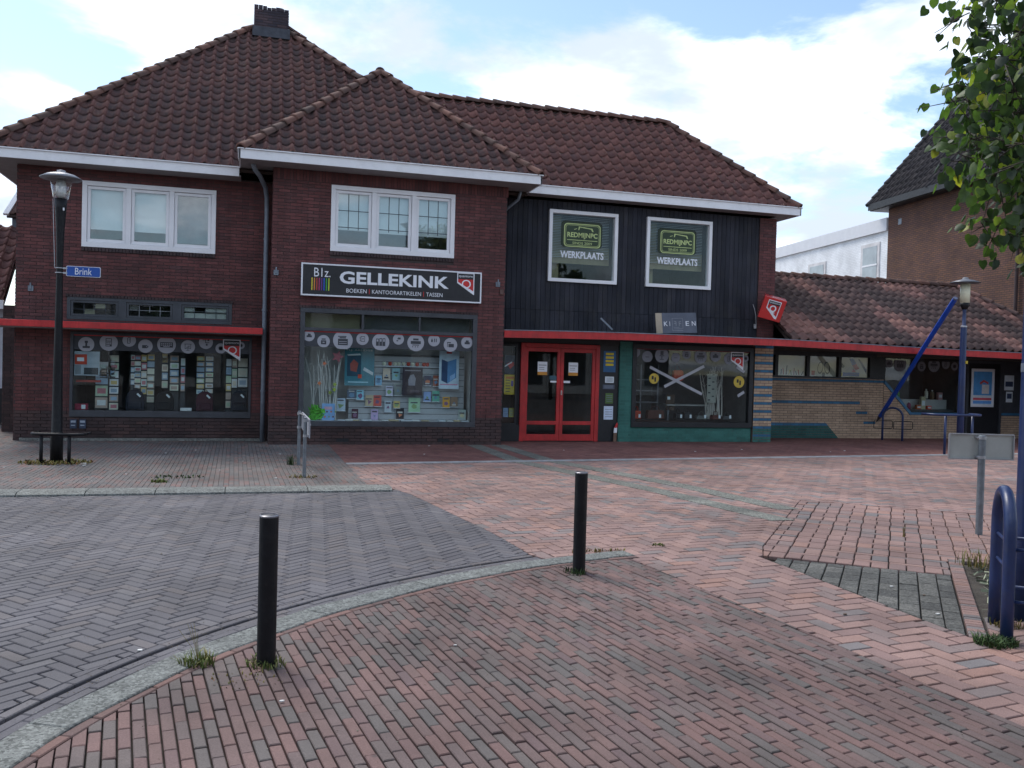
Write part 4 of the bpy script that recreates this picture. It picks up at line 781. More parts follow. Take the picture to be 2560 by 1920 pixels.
# ground floor: door, panels, green pier, display window, striped pier
def paint_mat(name, rules, base, obj=False):
    """painted brick: colour areas laid out on the wall in metres (x, z)"""
    b = NB(name); p = b.pos(); s = b.n('ShaderNodeSeparateXYZ', {0: p}); X, Z_ = s.outputs[0], s.outputs[2]; c = lin(base); col = None
    for (kx, kz, lo, hi, z0, z1, cc) in rules:      # lo < kx*x+kz*z < hi and z0 < z < z1
        t = b.math('ADD', b.math('MULTIPLY', X, float(kx)), b.math('MULTIPLY', Z_, float(kz)))
        m = b.math('MULTIPLY', b.math('MULTIPLY', b.math('GREATER_THAN', t, lo), b.math('LESS_THAN', t, hi)), b.math('MULTIPLY', b.math('GREATER_THAN', Z_, z0), b.math('LESS_THAN', Z_, z1)))
        col = b.mix(m, col if col is not None else c, lin(cc))
    if col is None: col = c
    r = b.n('ShaderNodeAttribute', attribute_name='rnd').outputs['Fac']
    col = b.mix(1., col, b.rng(r, 0., 1., .86, 1.12), 'MULTIPLY'); col = b.mix(1., col, b.rng(b.noise(p, 2.5, 5), .3, .7, .8, 1.15), 'MULTIPLY'); col = b.mix(b.rng(b.noise(p, 9., 6, .7), .55, .8, 0., .5), col, (.09, .08, .07))
    return b.out(b.pbsdf(col, .7, 0., .3, b.bump(b.noise(p, 70., 4), .4, .004)))
GREENP = paint_mat('green_painted_brick', [], '3c6e66'); YEL, BLU = 'b69c84', '3a6c8c'
door = MB().box(5.60, 5.69, YR-.02, YR+.08, 0, 2.14).box(7.34, 7.43, YR-.02, YR+.08, 0, 2.14).box(5.69, 7.34, YR-.02, YR+.08, 2.05, 2.14).build('double_door', REDP, shop, bevel=.004)
for a, b in ((5.692, 6.512), (6.518, 7.338)):
    MB().box(a, a+.075, YR-.005, YR+.045, .012, 2.045).box(b-.075, b, YR-.005, YR+.045, .012, 2.045).box(a+.075, b-.075, YR-.005, YR+.045, 1.96, 2.045).box(a+.075, b-.075, YR-.005, YR+.045, .365, .445).box(a+.075, b-.075, YR-.005, YR+.045, .012, .155).build('door_leaf', REDP, door, bevel=.004)
    pane(door, a+.07, b-.07, .44, 1.965, YR+.02); pane(door, a+.07, b-.07, .15, .37, YR+.02)
    n = MB().box(a+.30 if a < 6 else a+.19, (a+.30 if a < 6 else a+.19)+.22, YR+.012, YR+.014, 1.46, 1.74).build('notice', QWHITE, door); xx = (a+.30 if a < 6 else a+.19); MB().box(xx, xx+.22, YR+.009, YR+.0119, 1.45, 1.52).build('notice_strip', M('orange_print', (.62, .28, .05), .7), door)
    MB().box(xx+.02, xx+.20, YR+.009, YR+.0119, 1.66, 1.672).box(xx+.03, xx+.15, YR+.009, YR+.0119, 1.61, 1.618).box(xx+.03, xx+.15, YR+.009, YR+.0119, 1.57, 1.578).build('notice_print', CHAR, door)
MB().box(6.29, 6.46, YR+.012, YR+.014, 1.29, 1.33).build('door_sticker', QWHITE, door); MB().box(6.60, 6.75, YR+.01, YR+.012, 1.285, 1.335).build('door_sticker', QWHITE, door); MB().box(6.27, 6.45, YR+.012, YR+.014, 1.35, 1.44).build('door_sticker', M('blue_green_print', (.05, .12, .16), .6), door)
MB().box(6.535, 6.565, YR-.012, YR-.0051, 1.02, 1.12).box(6.542, 6.556, YR-.04, YR-.012, 1.05, 1.064).build('door_lock', M('steel', (.45, .45, .45), .35, .8), door)
room(door, 5.7, 7.33, .05, 2.0, YR+.2, 2.6, ROOM)
dc = MB().frame(5.06, 5.52, .35, 2.1, .04, YR-.02, YR+.06).build('display_case', BLKFRAME, shop); pane(dc, 5.09, 5.49, .38, 2.07, YR+.0); room(dc, 5.1, 5.48, .39, 2.06, YR+.2, .25, ROOM)
MB().box(5.0, 5.599, YR-.015, YR+.03, 0, .35).build('case_base', BLKFRAME, shop)
MB().box(7.432, 7.90, YR-.012, YR+.03, 0, 2.42).build('door_panel', BLKFRAME, shop); MB().box(4.99, 7.90, YR-.035, YR-.014, 2.16, 2.42).build('lintel', BLKFRAME, shop)
gp = MB().box(7.9, 8.2, YP, YR+.05, 0, 2.24).build('green_pier', GREENP, shop); g2 = MB(); brickwork(g2, 7.9, 8.2, 0, 2.24, YP, proud=.005); brickwork(g2, YP, YR+.03, 0, 2.24, 7.9, axis='y', sgn=-1, proud=.005); tag(g2.build('bricks', GREENP, gp), kind='stuff')
gq = MB().box(8.2, 11.27, YP+.02, YR+.05, 0, .33).build('green_plinth', GREENP, shop); g2 = MB(); brickwork(g2, 8.2, 11.27, 0, .33, YP+.02, proud=.006); tag(g2.build('bricks', GREENP, gq), kind='stuff')
STRIPEP = paint_mat('striped_painted_brick', [(0, 0, -1, 1, 0, .33, '3c6e66')]+[(0, 0, -1, 1, .126+k*.189, .126+.063+k*.189, BLU) for k in range(12)], YEL)
sp_ = MB().box(11.30, 11.78, 18.27, 18.72, 0, 2.30).build('striped_pier', M('pier_mortar', (.13, .10, .08), .9), shop); g2 = MB(); brickwork(g2, 11.30, 11.78, 0, 2.30, 18.27, proud=.006); tag(g2.build('bricks', STRIPEP, sp_), kind='stuff')
rsw = shopfront(shop, 8.20, 11.27, .33, 2.2, YP, .10, .11, BLKFRAME, 1.7, ROOM)
MB().box(8.3, 11.17, YP+.006, YP+.010, 2.085, 2.098).build('red_line', M('dark_red_line', (.2, .02, .03), .5), rsw)
discs(rsw, CIRC_R, 1.80, 2.08, YP+.012, ['pen', 'pen', 'chair', 'pen', 'jar', 'printer', 'bag', 'clip', 'globe'], M('faded_grey_vinyl', (.20, .21, .24), .7), M('faded_dark_vinyl', (.06, .065, .075), .7)); shield(rsw, QSH[1][0], QSH[1][2], QSH[1][1], QSH[1][3], YP+.008)
for t in TAPE:
    a, b = Vector((t[0], YP+.014, t[1])), Vector((t[2], YP+.014, t[3])); d = (b-a).normalized(); n = Vector((-d.z, 0, d.x)); MB().obox((a+b)/2, (b-a)/2, n*.032, (0, .0008+.0004*TAPE.index(t), 0)).build('tape', M('grey_tape', (.36, .37, .4), .5), rsw)
for (cx_, cz, r) in RSTICK:
    MB().prism([(cx_+r*math.cos(2*PI*k/24), cz+r*math.sin(2*PI*k/24)) for k in range(24)], YP+.010, YP+.012).build('round_sticker', M('yellow_vinyl', (.55, .40, .06), .6), rsw); MB().box(cx_-.06, cx_-.01, YP+.008, YP+.0099, cz-.02, cz+.06).box(cx_+.01, cx_+.05, YP+.008, YP+.0099, cz-.07, cz+.03).build('sticker_print', BLACK, rsw)
# ================================================================ long red canopy (runs past the low wing)
st = [(5.0, 2.36), (6.4, 2.385), (7.8, 2.40), (11.6, 2.395), (13.2, 2.365), (14.7, 2.335), (16.5, 2.31), (18.3, 2.29), (20.6, 2.27)]
can2 = thing('red_canopy', 'long red edged flat canopy above the red double door and the yellow wall', 'canopy', (12, 18, 2.2))
def swept(y0, y1, dz0, dz1, name, mat, s=st):
    vs = []; fs = []
    for x, z in s: vs += [(x, y0, z+dz0), (x, y1, z+dz0), (x, y1, z+dz1), (x, y0, z+dz1)]
    for i in range(len(s)-1):
        for k in range(4): fs.append((i*4+k, (i+1)*4+k, (i+1)*4+(k+1) % 4, i*4+(k+1) % 4))
    n = len(s)-1; fs += [(0, 1, 2, 3), (n*4+3, n*4+2, n*4+1, n*4)]
    return MB().add(vs, fs).build(name, mat, can2)
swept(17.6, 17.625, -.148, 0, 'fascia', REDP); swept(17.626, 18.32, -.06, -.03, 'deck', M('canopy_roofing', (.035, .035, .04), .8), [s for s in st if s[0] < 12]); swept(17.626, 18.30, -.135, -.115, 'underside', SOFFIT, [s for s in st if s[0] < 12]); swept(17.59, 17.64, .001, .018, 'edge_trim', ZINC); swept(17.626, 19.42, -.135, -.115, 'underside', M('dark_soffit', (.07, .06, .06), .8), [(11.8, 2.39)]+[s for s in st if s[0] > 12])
MB().obox((7.42, 17.98, 2.60), (.14, 0, -.12), (0, .012, 0), (.012, 0, .014)).build('brace', ZINC, can2)
# ================================================================ low wing with the yellow painted wall
low = thing('low_painted_wing', 'low shop wing with yellow painted brick wall and long sloping tiled roof', 'building', (16, 20, 0))
def dlim(z, x0, x1):
    d = x1
    if z > .64: d = min(d, 15.88+(1.50-z)*(.87/.86)-.02)
    return (x0, d)
PAINT = paint_mat('painted_wall', [(0, 0, -1, 1, 1.452, 1.515, BLU), (1, 0, 11, 15.15, .885, .955, BLU), (1, 0, 15.04, 15.39, .632, .70, BLU), (1, 0, 15.28, 15.64, .378, .442, BLU), (1, 1, 11, 14.53, -1, .39, '2f5a56'), (1, 1, 11, 14.53, .318, .39, BLU)], YEL)
lw = MB()
lw.box(11.79, 15.84, YY, YY+.2, 0, 1.55).box(15.84, 16.75, YY+.02, YY+.2, 0, .66).box(16.75, 18.45, YY, YY+.2, 0, .64).box(19.70, 20.6, YY, YY+.2, 0, .64).box(11.79, 20.6, YY, YY+.2, 2.12, 2.6).box(18.36, 18.5, YY-.01, YY+.2, .64, 2.12).box(20.4, 20.6, YY+.2, 23, 0, 2.5).box(11.9, 20.6, 22.9, 23, 0, 2.5)
lwall = lw.build('wall', M('wall_core', (.10, .085, .07), .9), low)
g2 = MB(); brickwork(g2, 11.79, 15.86, 0, 1.53, YY, proud=.006); brickwork(g2, 15.86, 18.47, 0, .66, YY, proud=.006); brickwork(g2, 19.72, 20.6, 0, .63, YY, proud=.006)
z = .693-.03; row_ = 0
while z < 1.5: brickwork(g2, 15.86, 15.88+(1.47-z)*(.87/.86), z, z+.0526, YY, proud=.006); z += .063
tag(g2.build('bricks', PAINT, lwall), kind='stuff')
tb = MB().add([(15.84, YY+.01, 1.5), (15.84, YY+.01, .64), (16.74, YY+.01, .64), (15.84, YY+.2, 1.5), (15.84, YY+.2, .64), (16.74, YY+.2, .64)], [(0, 1, 2), (5, 4, 3), (0, 2, 5, 3), (0, 3, 4, 1), (1, 4, 5, 2)]).build('wall_wedge', M('wall_core2', (.10, .085, .07), .9), lwall)
BLUT = M('blue_trim', lin(BLU), .5); MB().prism([(15.90, 1.515), (16.78, .655), (16.72, .62), (15.86, 1.45)], YY-.03, YY+.05).build('blue_trim', BLUT, low); MB().box(16.76, 18.40, YY-.028, YY+.05, .63, .69).build('blue_trim', BLUT, low); MB().box(19.72, 20.5, YY-.028, YY+.05, .64, .70).build('blue_trim', BLUT, low)
# strip of three windows with picture posters
sw = MB().box(12.50, 15.60, YY-.03, YY+.08, 2.09, 2.2).box(12.50, 15.60, YY-.03, YY+.08, 1.53, 1.575).build('strip_window', BLKFRAME, low)
for a in (12.60, 13.52, 14.46, 15.41): MB().box(a, a+.085, YY-.026, YY+.078, 1.576, 2.089).build('mullion', BLKFRAME, sw)
for i, a in enumerate((12.685, 13.605, 14.545)): pane(sw, a, a+.835 if i < 2 else 15.41, 1.57, 2.09, YY+.03)
pane(sw, 12.5, 12.6, 1.57, 2.09, YY+.03); CRM = M('cream_print', (.62, .55, .42), .8, var=.1)
cl = ['1f4a6a', 'a83a30', '283038', 'c8b050', '5a7a4a', '884a6a']
for i, a in enumerate((12.69, 13.61, 14.55)):
    MB().box(a, a+.83 if i < 2 else 15.40, YY+.06, YY+.065, 1.58, 2.085).build('picture_panel', CRM, sw); RND.seed(60+i); Y = YY+.058
    if i == 0:
        for k in range(9): x = a+.12+k*.075; h = RND.uniform(.08, .26); t = RND.uniform(-.06, .06); MB().prism([(x, 1.60), (x+.022, 1.60), (x+.022+t, 1.60+h), (x+t, 1.60+h)], Y-.001*k/9, Y+.001).build('printed_pencil', M('ink', lin(cl[k % 6]), .7), sw)
    elif i == 1:
        for cx_, tilt in ((a+.36, .1), (a+.56, -.1)):
            o_ = [(cx_+.085*math.cos(2*PI*k/20)+tilt*.17*math.sin(2*PI*k/20), 1.80+.16*math.sin(2*PI*k/20)) for k in range(20)]; m = MB()
            for k in range(20):
                p, q = o_[k-1], o_[k]; c = (cx_, 1.80); s_ = .78; m.prism([p, q, (c[0]+(q[0]-c[0])*s_, c[1]+(q[1]-c[1])*s_), (c[0]+(p[0]-c[0])*s_, c[1]+(p[1]-c[1])*s_)], Y, Y+.001)
            m.build('printed_scissors', BLACK, sw)
        MB().box(a+.1, a+.2, Y, Y+.001, 1.6, 1.72).build('printed_block', M('ink', lin('b04a3a'), .7), sw); MB().box(a+.42, a+.5, Y, Y+.001, 1.58, 1.68).build('printed_handle', BLACK, sw)
    else:
        for q, c in (([(.1, 1.6), (.6, 1.6), (.6, 1.70), (.1, 1.70)], '3a5a9a'), ([(.28, 2.05), (.40, 2.07), (.50, 1.92), (.38, 1.88)], '2a4a8a'), ([(.38, 1.88), (.50, 1.92), (.60, 1.80), (.48, 1.76)], 'b8503a'), ([(.55, 2.05), (.60, 2.05), (.82, 1.66), (.82, 1.78)], '1c1e24'), ([(0, 1.88), (.05, 1.95), (.15, 1.86), (.10, 1.80)], '1c1e24'), ([(.36, 1.71), (.50, 1.71), (.42, 1.80)], 'c03030'), ([(.0, 1.6), (.09, 1.6), (.09, 1.68), (.0, 1.68)], 'c8b040')): MB().prism([(a+p[0], p[1]) for p in q], Y, Y+.001).build('printed_shape', M('ink', lin(c), .7), sw)
lsw2 = MB().box(15.50, 15.9, YY-.01, YY+.06, 1.53, 2.12).build('shop_window', BLKFRAME, low); pane(lsw2, 15.9, 18.36, 1.5, 2.12, YY+.045); MB().prism([(15.92, 1.5), (16.80, .64), (18.36, .64), (18.36, 1.5)], YY+.046, YY+.052).build('pane', GLASS, lsw2); room(lsw2, 15.2, 18.38, .66, 2.1, YY+.2, 1.3, ROOM)
discs(lsw2, CIRC_Y, 1.74, 2.06, YY+.030, ['bag', 'binders', 'clip', 'jar', 'printer', 'clip', 'globe'], M('dim_grey_vinyl', (.17, .17, .19), .7), M('dim_dark_vinyl', (.05, .05, .06), .7))
ld = MB().box(18.50, 19.70, YY+.0, YY+.05, 0, 2.12).build('door', BLKFRAME, low); MB().frame(18.502, 19.698, .01, 2.11, .07, YY-.03, YY-.001).build('door_frame', DKFRAME, ld); MB().box(19.70, 20.6, YY-.0, YY+.05, .70, 2.12).build('dark_panel', DKFRAME, low)
# roof of the wing
LY, LZ0, LZ1 = 20.2, 2.36, 4.16; dzy = (LZ1-LZ0)/(LY-17.63); sl_ = math.hypot(1, dzy)
lr = MB(); plane_sheet(lr, [(11.8, 17.63, LZ0+.04), (20.9, 17.63, LZ0-.08), (18.75, LY, LZ1), (11.8, LY, LZ1)]); plane_sheet(lr, [(11.8, 22.8, LZ0), (20.9, 22.8, LZ0), (18.75, LY, LZ1), (11.8, LY, LZ1)]); plane_sheet(lr, [(20.9, 17.63, LZ0), (20.9, 22.8, LZ0), (18.75, LY, LZ1)]); lr = lr.build('roof', UNDER, low)
cands = []; Ud = Vector((9.1, 0, -.11)); RND.seed(77)
def orate(c):
    t = math.sin((c.x+1.1*c.y)*2.3+1.3*math.sin(c.x*1.3))*math.sin((c.x-.5*c.y)*1.1+.8)+RND.uniform(-.25, .25); return max(0., min(1., .42+.62*t))
roof_plane(cands, (11.8, 17.60, LZ0+.05), Ud, (0, LY-17.63, LZ1-LZ0), [(0, 0), (9.1, 0), (6.95, 2.57*sl_), (0, 2.57*sl_)], w=.235, g=.30, urand=orate, v0=-.01)
roof_plane(cands, (20.9, 17.63, LZ0-.05), (0, 1, 0), (-2.15, 0, LZ1-LZ0+.05), [(0, 0), (5.2, 0), (2.57, math.hypot(2.15, 1.85))], w=.235, g=.30)
lay_tiles(cands, lr, TILE_O); hip_line(lr, (11.85, LY, LZ1+.03), (18.8, LY, LZ1+.03), HIP, r=.085); hip_line(lr, (20.9, 17.63, LZ0), (18.75, LY, LZ1+.03), TILE_O, r=.07)
# ================================================================ houses behind
def brick_tex(name, c1, c2, mo, bumps=.5):
    b = NB(name); p = b.pos(); s = b.n('ShaderNodeSeparateXYZ', {0: p}); u = b.math('ADD', s.outputs[0], s.outputs[1]); v = b.n('ShaderNodeCombineXYZ', {0: u, 1: s.outputs[2], 2: 0.})
    t = b.n('ShaderNodeTexBrick', {0: v.outputs[0], 1: lin(c1), 2: lin(c2), 3: lin(mo), 'Scale': 1., 'Mortar Size': .009, 'Brick Width': .22, 'Row Height': .0625, 'Mortar Smooth': .2})
    c = b.mix(1., t.outputs[0], b.rng(b.noise(p, 1.2, 5), .3, .7, .8, 1.2), 'MULTIPLY'); return b.out(b.pbsdf(c, .85, 0., .3, b.bump(t.outputs[1], -bumps, .008)))
BROWN = brick_tex('brown_brick', '5e443f', '70503f', '3c3432'); WHITEB = brick_tex('white_brick', 'e0e2e4', 'e8eaec', 'd0d2d4', .3)
DV = Vector((.117, .993, 0)).normalized(); NV = Vector((DV.y, -DV.x, 0))       # along the side walls; NV points right, away from the square
P0 = Vector((21.3, 26.0, 0))
def fr(s, n, z): return P0+DV*s+NV*n+Vector((0, 0, z))
def fbox(mb, s0, s1, n0, n1, z0, z1): return mb.obox(fr((s0+s1)/2, (n0+n1)/2, (z0+z1)/2), DV*(s1-s0)/2, NV*(n1-n0)/2, (0, 0, (z1-z0)/2))
bh = thing('brown_brick_house', 'brown brick house with steep dark tiled roof and black gutter', 'building', fr(-4, 3, 0)); fbox(MB(), -10.5, .18, 0, 8, 0, 7.62).build('wall', BROWN, bh)
g_ = fbox(MB(), -11, .75, -.45, -.35, 7.5, 7.72).build('gutter', BLKFRAME, bh); fbox(MB(), -11, .75, -.36, 8.4, 7.48, 7.55).build('soffit', BLKFRAME, bh); rb = MB(); E0, E1, Rg = fr(-11, -.42, 7.66), fr(.8, -.42, 7.66), 3.9
ra, rb_ = fr(-8, 3.6, 12.9), fr(-.2, 3.6, 12.9); plane_sheet(rb, [E0, E1, rb_, ra]); plane_sheet(rb, [fr(.8, 8.3, 7.66), E1, rb_, ra, fr(-11, 8.3, 7.66)][:3]); plane_sheet(rb, [fr(-11, 8.3, 7.66), fr(.8, 8.3, 7.66), rb_, ra]); plane_sheet(rb, [E0, fr(-11, 8.3, 7.66), ra]); rb = rb.build('roof', TILE_K, bh)
cands = []; sv = (NV*4.02+Vector((0, 0, 5.24))); roof_plane(cands, E1, -DV, sv, [(0, 0), (11.8, 0), (8.8, sv.length), (1.0, sv.length)], w=.26, g=.34); lay_tiles(cands, rb, (None, TILE_K), 0); hip_line(rb, E1, rb_, (TILE_K, TILE_K), r=.1)
pts = [fr(-6.2, -.08, 3.0), fr(-6.2, -.08, 7.2)]; MB().tube(pts, .05, 10).build('downpipe', M('brown_pipe', (.05, .03, .03), .6), bh); fbox(MB(), -.6, -.42, -.012, 0, 6.85, 7.05).build('vent', ZINC, bh)
wh = thing('white_brick_building', 'white painted brick building with flat roof behind the low tiled wing', 'building', fr(5, 4, 0)); fbox(MB(), .2, 11, .02, 8, 0, 6.75).build('wall', WHITEB, wh); fbox(MB(), .2, 11, -.06, 8, 6.75, 7.2).build('fascia', M('pale_fascia', (.66, .67, .70), .6, var=.05), wh)
for s0, s1, z0, z1 in ((.65, 1.85, 4.6, 6.42), (4.35, 5.75, 4.6, 6.15)):
    w = fbox(MB(), s0, s1, -.01, .03, z0, z1).build('window', M('window_trim', (.60, .58, .58), .5), wh); fbox(MB(), s0+.15, s1-.15, -.02, -.011, z0+.2, z1-.12).build('pane', M('pale_pane', (.32, .36, .38), .15, spec=.8), wh); fbox(MB(), s0+.12, s1-.12, -.03, -.021, z0+(z1-z0)*.55, z0+(z1-z0)*.55+.06).build('transom', WHITEW, wh)
# neighbour at the left edge: only a sliver shows past the shop's corner
nb = thing('white_neighbour_house', 'white walled house with orange tiled roof behind the brick corner', 'building', (-8, 23, 0))
MB().box(-14, -5.48, 23, 30, .8, 2.66).build('wall', M('white_render', (.50, .53, .58), .8), nb); MB().box(-14, -5.48, 22.98, 23, 0, .8).build('plinth', M('dark_plinth', (.02, .02, .022), .7), nb); MB().box(-14, -5.42, 22.55, 22.65, 2.62, 2.82).build('gutter', WHITE, nb)
nr = MB(); plane_sheet(nr, [(-14, 22.6, 2.76), (-5.42, 22.6, 2.76), (-5.42, 24.6, 4.75), (-14, 24.6, 4.75)]); nr = nr.build('roof', UNDER, nb); cands = []; roof_plane(cands, (-7.4, 22.6, 2.78), (1, 0, 0), (0, 2.0, 1.99), [(0, 0), (1.98, 0), (1.98, 2.8), (0, 2.8)]); lay_tiles(cands, nr, TILE_R, 20)
MB().box(-5.75, -4.6, 24.62, 27, 4.6, 5.02).build('upper_wall', M('grey_render', (.10, .11, .13), .8), nb); n2 = MB(); plane_sheet(n2, [(-5.85, 24.5, 5.0), (-4.4, 24.5, 5.0), (-4.4, 25.5, 6.5), (-5.35, 25.5, 6.5)]); n2 = n2.build('upper_roof', UNDER, nb); cands = []; roof_plane(cands, (-5.85, 24.5, 5.02), (1, 0, 0), (0, 1., 1.5), [(0, 0), (1.45, 0), (1.45, 1.8), (.5, 1.8)]); lay_tiles(cands, n2, TILE_O, 10); MB().obox((-5.62, 25.0, 5.78), (.24, .5, .75), (.06, 0, 0), (0, .03, -.02)).build('verge_board', WHITE, nb)
bp = thing('brick_pier', 'narrow dark brick pier behind the corner of the brick shop', 'pier', (-4.6, 20.4, 0)); MB().box(-4.9, -4.4, 20.4, 20.9, 0, 2.6).build('core', MORTAR, bp); g2 = MB(); brickwork(g2, -4.9, -4.4, 0, 2.6, 20.4); tag(g2.build('bricks', PLINTH[1], bp), kind='stuff')
# ================================================================ signs
sg = thing('shop_sign', 'long black shop sign with white border reading GELLEKINK above the book window', 'sign', (2.66, 17.5, 2.88))
Y = 17.44
MB().box(.90, 4.43, Y, YM-.012, 2.89, 3.485).build('panel', BLACK, sg); MB().frame(.885, 4.445, 2.875, 3.50, .028, Y-.012, YM-.012).build('border', QWHITE, sg, bevel=.003)
text('GELLEKINK', 1.61, 3.77, 3.135, 3.378, Y, QWHITE, sg, bold=.028)
for s_, a, b in (('BOEKEN', 1.743, 2.135), ('KANTOORARTIKELEN', 2.24, 3.21), ('TASSEN', 3.315, 3.645)): text(s_, a, b, 2.968, 3.045, Y, QWHITE, sg)
for x in (2.187, 3.262): MB().box(x-.006, x+.006, Y-.003, Y, 2.955, 3.055).build('divider', QRED, sg)
text('B1z.', 1.125, 1.434, 3.245, 3.415, Y, QWHITE, sg)
for k, c in enumerate(('d8c83a', 'd08a3a', 'b8483a', 'b03a6a', '6a3a8a', '2a5ac0', '3aa048', 'b8cc3a')): MB().box(1.078+k*.0455, 1.098+k*.0455, Y-.003, Y, 2.985, 3.222).build('colour_bar', M('bar', lin(c), .5, var=.05), sg)
shield(sg, 3.937, 4.293, 3.04, 3.478, Y-.004)
ks = thing('leaning_sign', 'slate grey sign board reading KIFFEN standing on the red canopy', 'sign', (9, 17.75, 2.42))
SL = M('slate_panel', (.10, .115, .15), .6); Ym = 17.72
def kp(u, v): return (8.52+u*.985-.06*v, v*.44+2.425)       # slightly sheared upright: the board leans sideways and back
R_ = Matrix.Translation((8.5, Ym, 2.425)) @ Matrix.Rotation(math.radians(-6), 4, 'X') @ Matrix.Rotation(math.radians(-3), 4, 'Y')
def kbox(n_, mat, x0, x1, z0, z1, y0, y1): m = MB().box(x0, x1, y0, y1, z0, z1); m.v = [tuple(R_ @ Vector(v)) for v in m.v]; return m.build(n_, mat, ks)
kbox('panel', SL, .15, .99, 0, .45, 0, .02); kbox('wood_strip', M('bare_wood', (.40, .34, .26), .8), 0, .148, 0, .45, 0, .02)
for s_, a, b, mir in (('K', .19, .28, 0), ('I', .325, .335, 0), ('F', .43, .49, 1), ('F', .55, .61, 0), ('E', .72, .80, 0), ('N', .87, .96, 0)):
    text(s_, a, b, .16, .26, -.001, QWHITE if s_ != 'F' else M('dim_letter', (.25, .27, .3), .6), ks, mirror=bool(mir), mw=R_, ext=.003)
GL = M('grey_line', (.3, .32, .36), .6)
for x0, x1, z0, z1 in ((.39, .65, .325, .331), (.39, .65, .05, .056), (.39, .396, .056, .325), (.644, .65, .10, .325), (.42, .56, .125, .131), (.42, .64, .09, .096)): kbox('line', GL, x0, x1, z0, z1, -.004, -.0005)
qs = thing('cube_sign', 'tilted red cube sign with a white Q badge at the brick corner', 'sign', (11.6, 18.0, 2.8))
q0 = proj((0, 30, 0))
def cam2w(a, b, c): return CR*a+CU*b+CF*c
ex, ez, ey = cam2w(.498, -.141, 0).normalized(), -cam2w(-.138, -.469, .13).normalized(), cam2w(.124, .10, .49).normalized(); hs = .257
rayc = CF+CR*((1931-1280)/FOC)-CU*((773-960)/FOC); fc = CP+rayc*(17.72/rayc.y); cc_ = fc+ey*hs
MB().obox(cc_, ex*hs, ey*hs, ez*hs).build('body', M('glossy_red', (.55, .03, .03), .18, spec=.6, var=.06), qs, bevel=.012)
mq = Matrix(((ex.x, ey.x, ez.x, fc.x), (ex.y, ey.y, ez.y, fc.y), (ex.z, ey.z, ez.z, fc.z), (0, 0, 0, 1)))
def qpoly(n_, mat, poly, y0, y1, m_=mq): m = MB().prism(poly, y0, y1); m.v = [tuple(m_ @ Vector(v)) for v in m.v]; return m.build(n_, mat, qs)
mq2 = mq @ Matrix.Translation((hs, hs, 0)) @ Matrix.Rotation(PI/2, 4, 'Z')
for m_ in (mq, mq2):
    qpoly('badge', QWHITE, [(-.145, .20), (.155, .20), (.155, -.20), (.11, -.20), (-.145, .0)], -.003, -.0005, m_); qpoly('badge_field', QRED, [(-.125, .18), (.137, .18), (.137, -.15), (-.125, .02)], -.0045, -.0031, m_); qpoly('badge_strip', BLACK, [(-.125, .18), (.137, .18), (.137, .10), (-.125, .10)], -.006, -.0046, m_)
    text('quantore', -.105, .12, .115, .165, -.006, QWHITE, qs, mw=m_, ext=.002); text('Q', -.07, .085, -.09, .09, -.0047, QWHITE, qs, bold=.02, mw=m_, ext=.002)
MB().tube([cc_-ex*.2+ey*.2, (11.58, 18.32, cc_.z-.02)], .02, 8).build('arm', ZINC, qs); MB().tube([(11.22, 18.30, 3.22), (11.25, 18.27, 3.1), (11.28, 18.26, 2.95), (11.30, 18.27, 2.75), (11.29, 18.3, 2.7)], .008, 6).box(11.26, 11.31, 18.27, 18.31, 2.66, 2.76).build('light_line', M('pale_cable', (.4, .4, .42), .6), qs)
# ================================================================ street furniture
BLKM = M('black_powder_coat', (.007, .0075, .010), .5, var=.35, scale=9, spec=.3, dirt=.22, streak=.3); BLUM = M('dark_blue_paint', (.013, .028, .095), .38, var=.25, scale=4, spec=.5, dirt=.25); GALV = M('galvanised_steel', (.20, .225, .25), .5, .55, var=.2, scale=18); LIGHTGALV = M('bright_clamp', (.42, .43, .45), .4, .7, var=.1)
def bollard(x, y, label, r=.05, h=.79):
    t = thing('bollard', label, 'bollard', (x, y, 0), 'black bollards on the brick pavement'); MB().lathe([(r, -.05), (r, h-.012), (r-.004, h), (r-.008, h), (r-.008, h-.006)], (x, y, 0), 28).build('post', BLKM, t, smooth=False); MB().lathe([(r-.0085, h-.02), (r-.0085, h-.004), (r*.5, h+.002), (.002, h+.003)], (x, y, 0), 28).build('cap', M('cap_grey', (.05, .05, .055), .5), t); MB().lathe([(r+.001, h-.010), (r+.0015, h-.003), (r-.006, h+.002), (r-.008, h-.002)], (x, y, 0), 28).build('rim', M('pale_rim', (.16, .16, .18), .4, .4), t)  # rim is a paler grey ring than the black post
bollard(.107, 4.811, 'black steel bollard beside the grass tuft at the curved kerb', .049); bollard(2.511, 6.51, 'black steel bollard close to the end of the curved kerb', .05)
GLS = emat_glass('lamp_glass', (.95, .96, .94), .10, .6); FROST = M('frosted_lamp', (.62, .60, .44), .4)
lp_ = (-2.77, 14.62); t = thing('street_lamp', 'black street lamp with clear lantern under a wide hat', 'street lamp', (*lp_, 0))
MB().lathe([(.088, -.05), (.088, .42), (.080, .45), (.076, .46), (.066, 1.3), (.052, 2.2), (.044, 2.9), (.05, 3.2), (.06, 3.5), (.078, 3.78), (.09, 3.93)], (*lp_, 0), 24).build('post', BLKM, t, smooth=True)
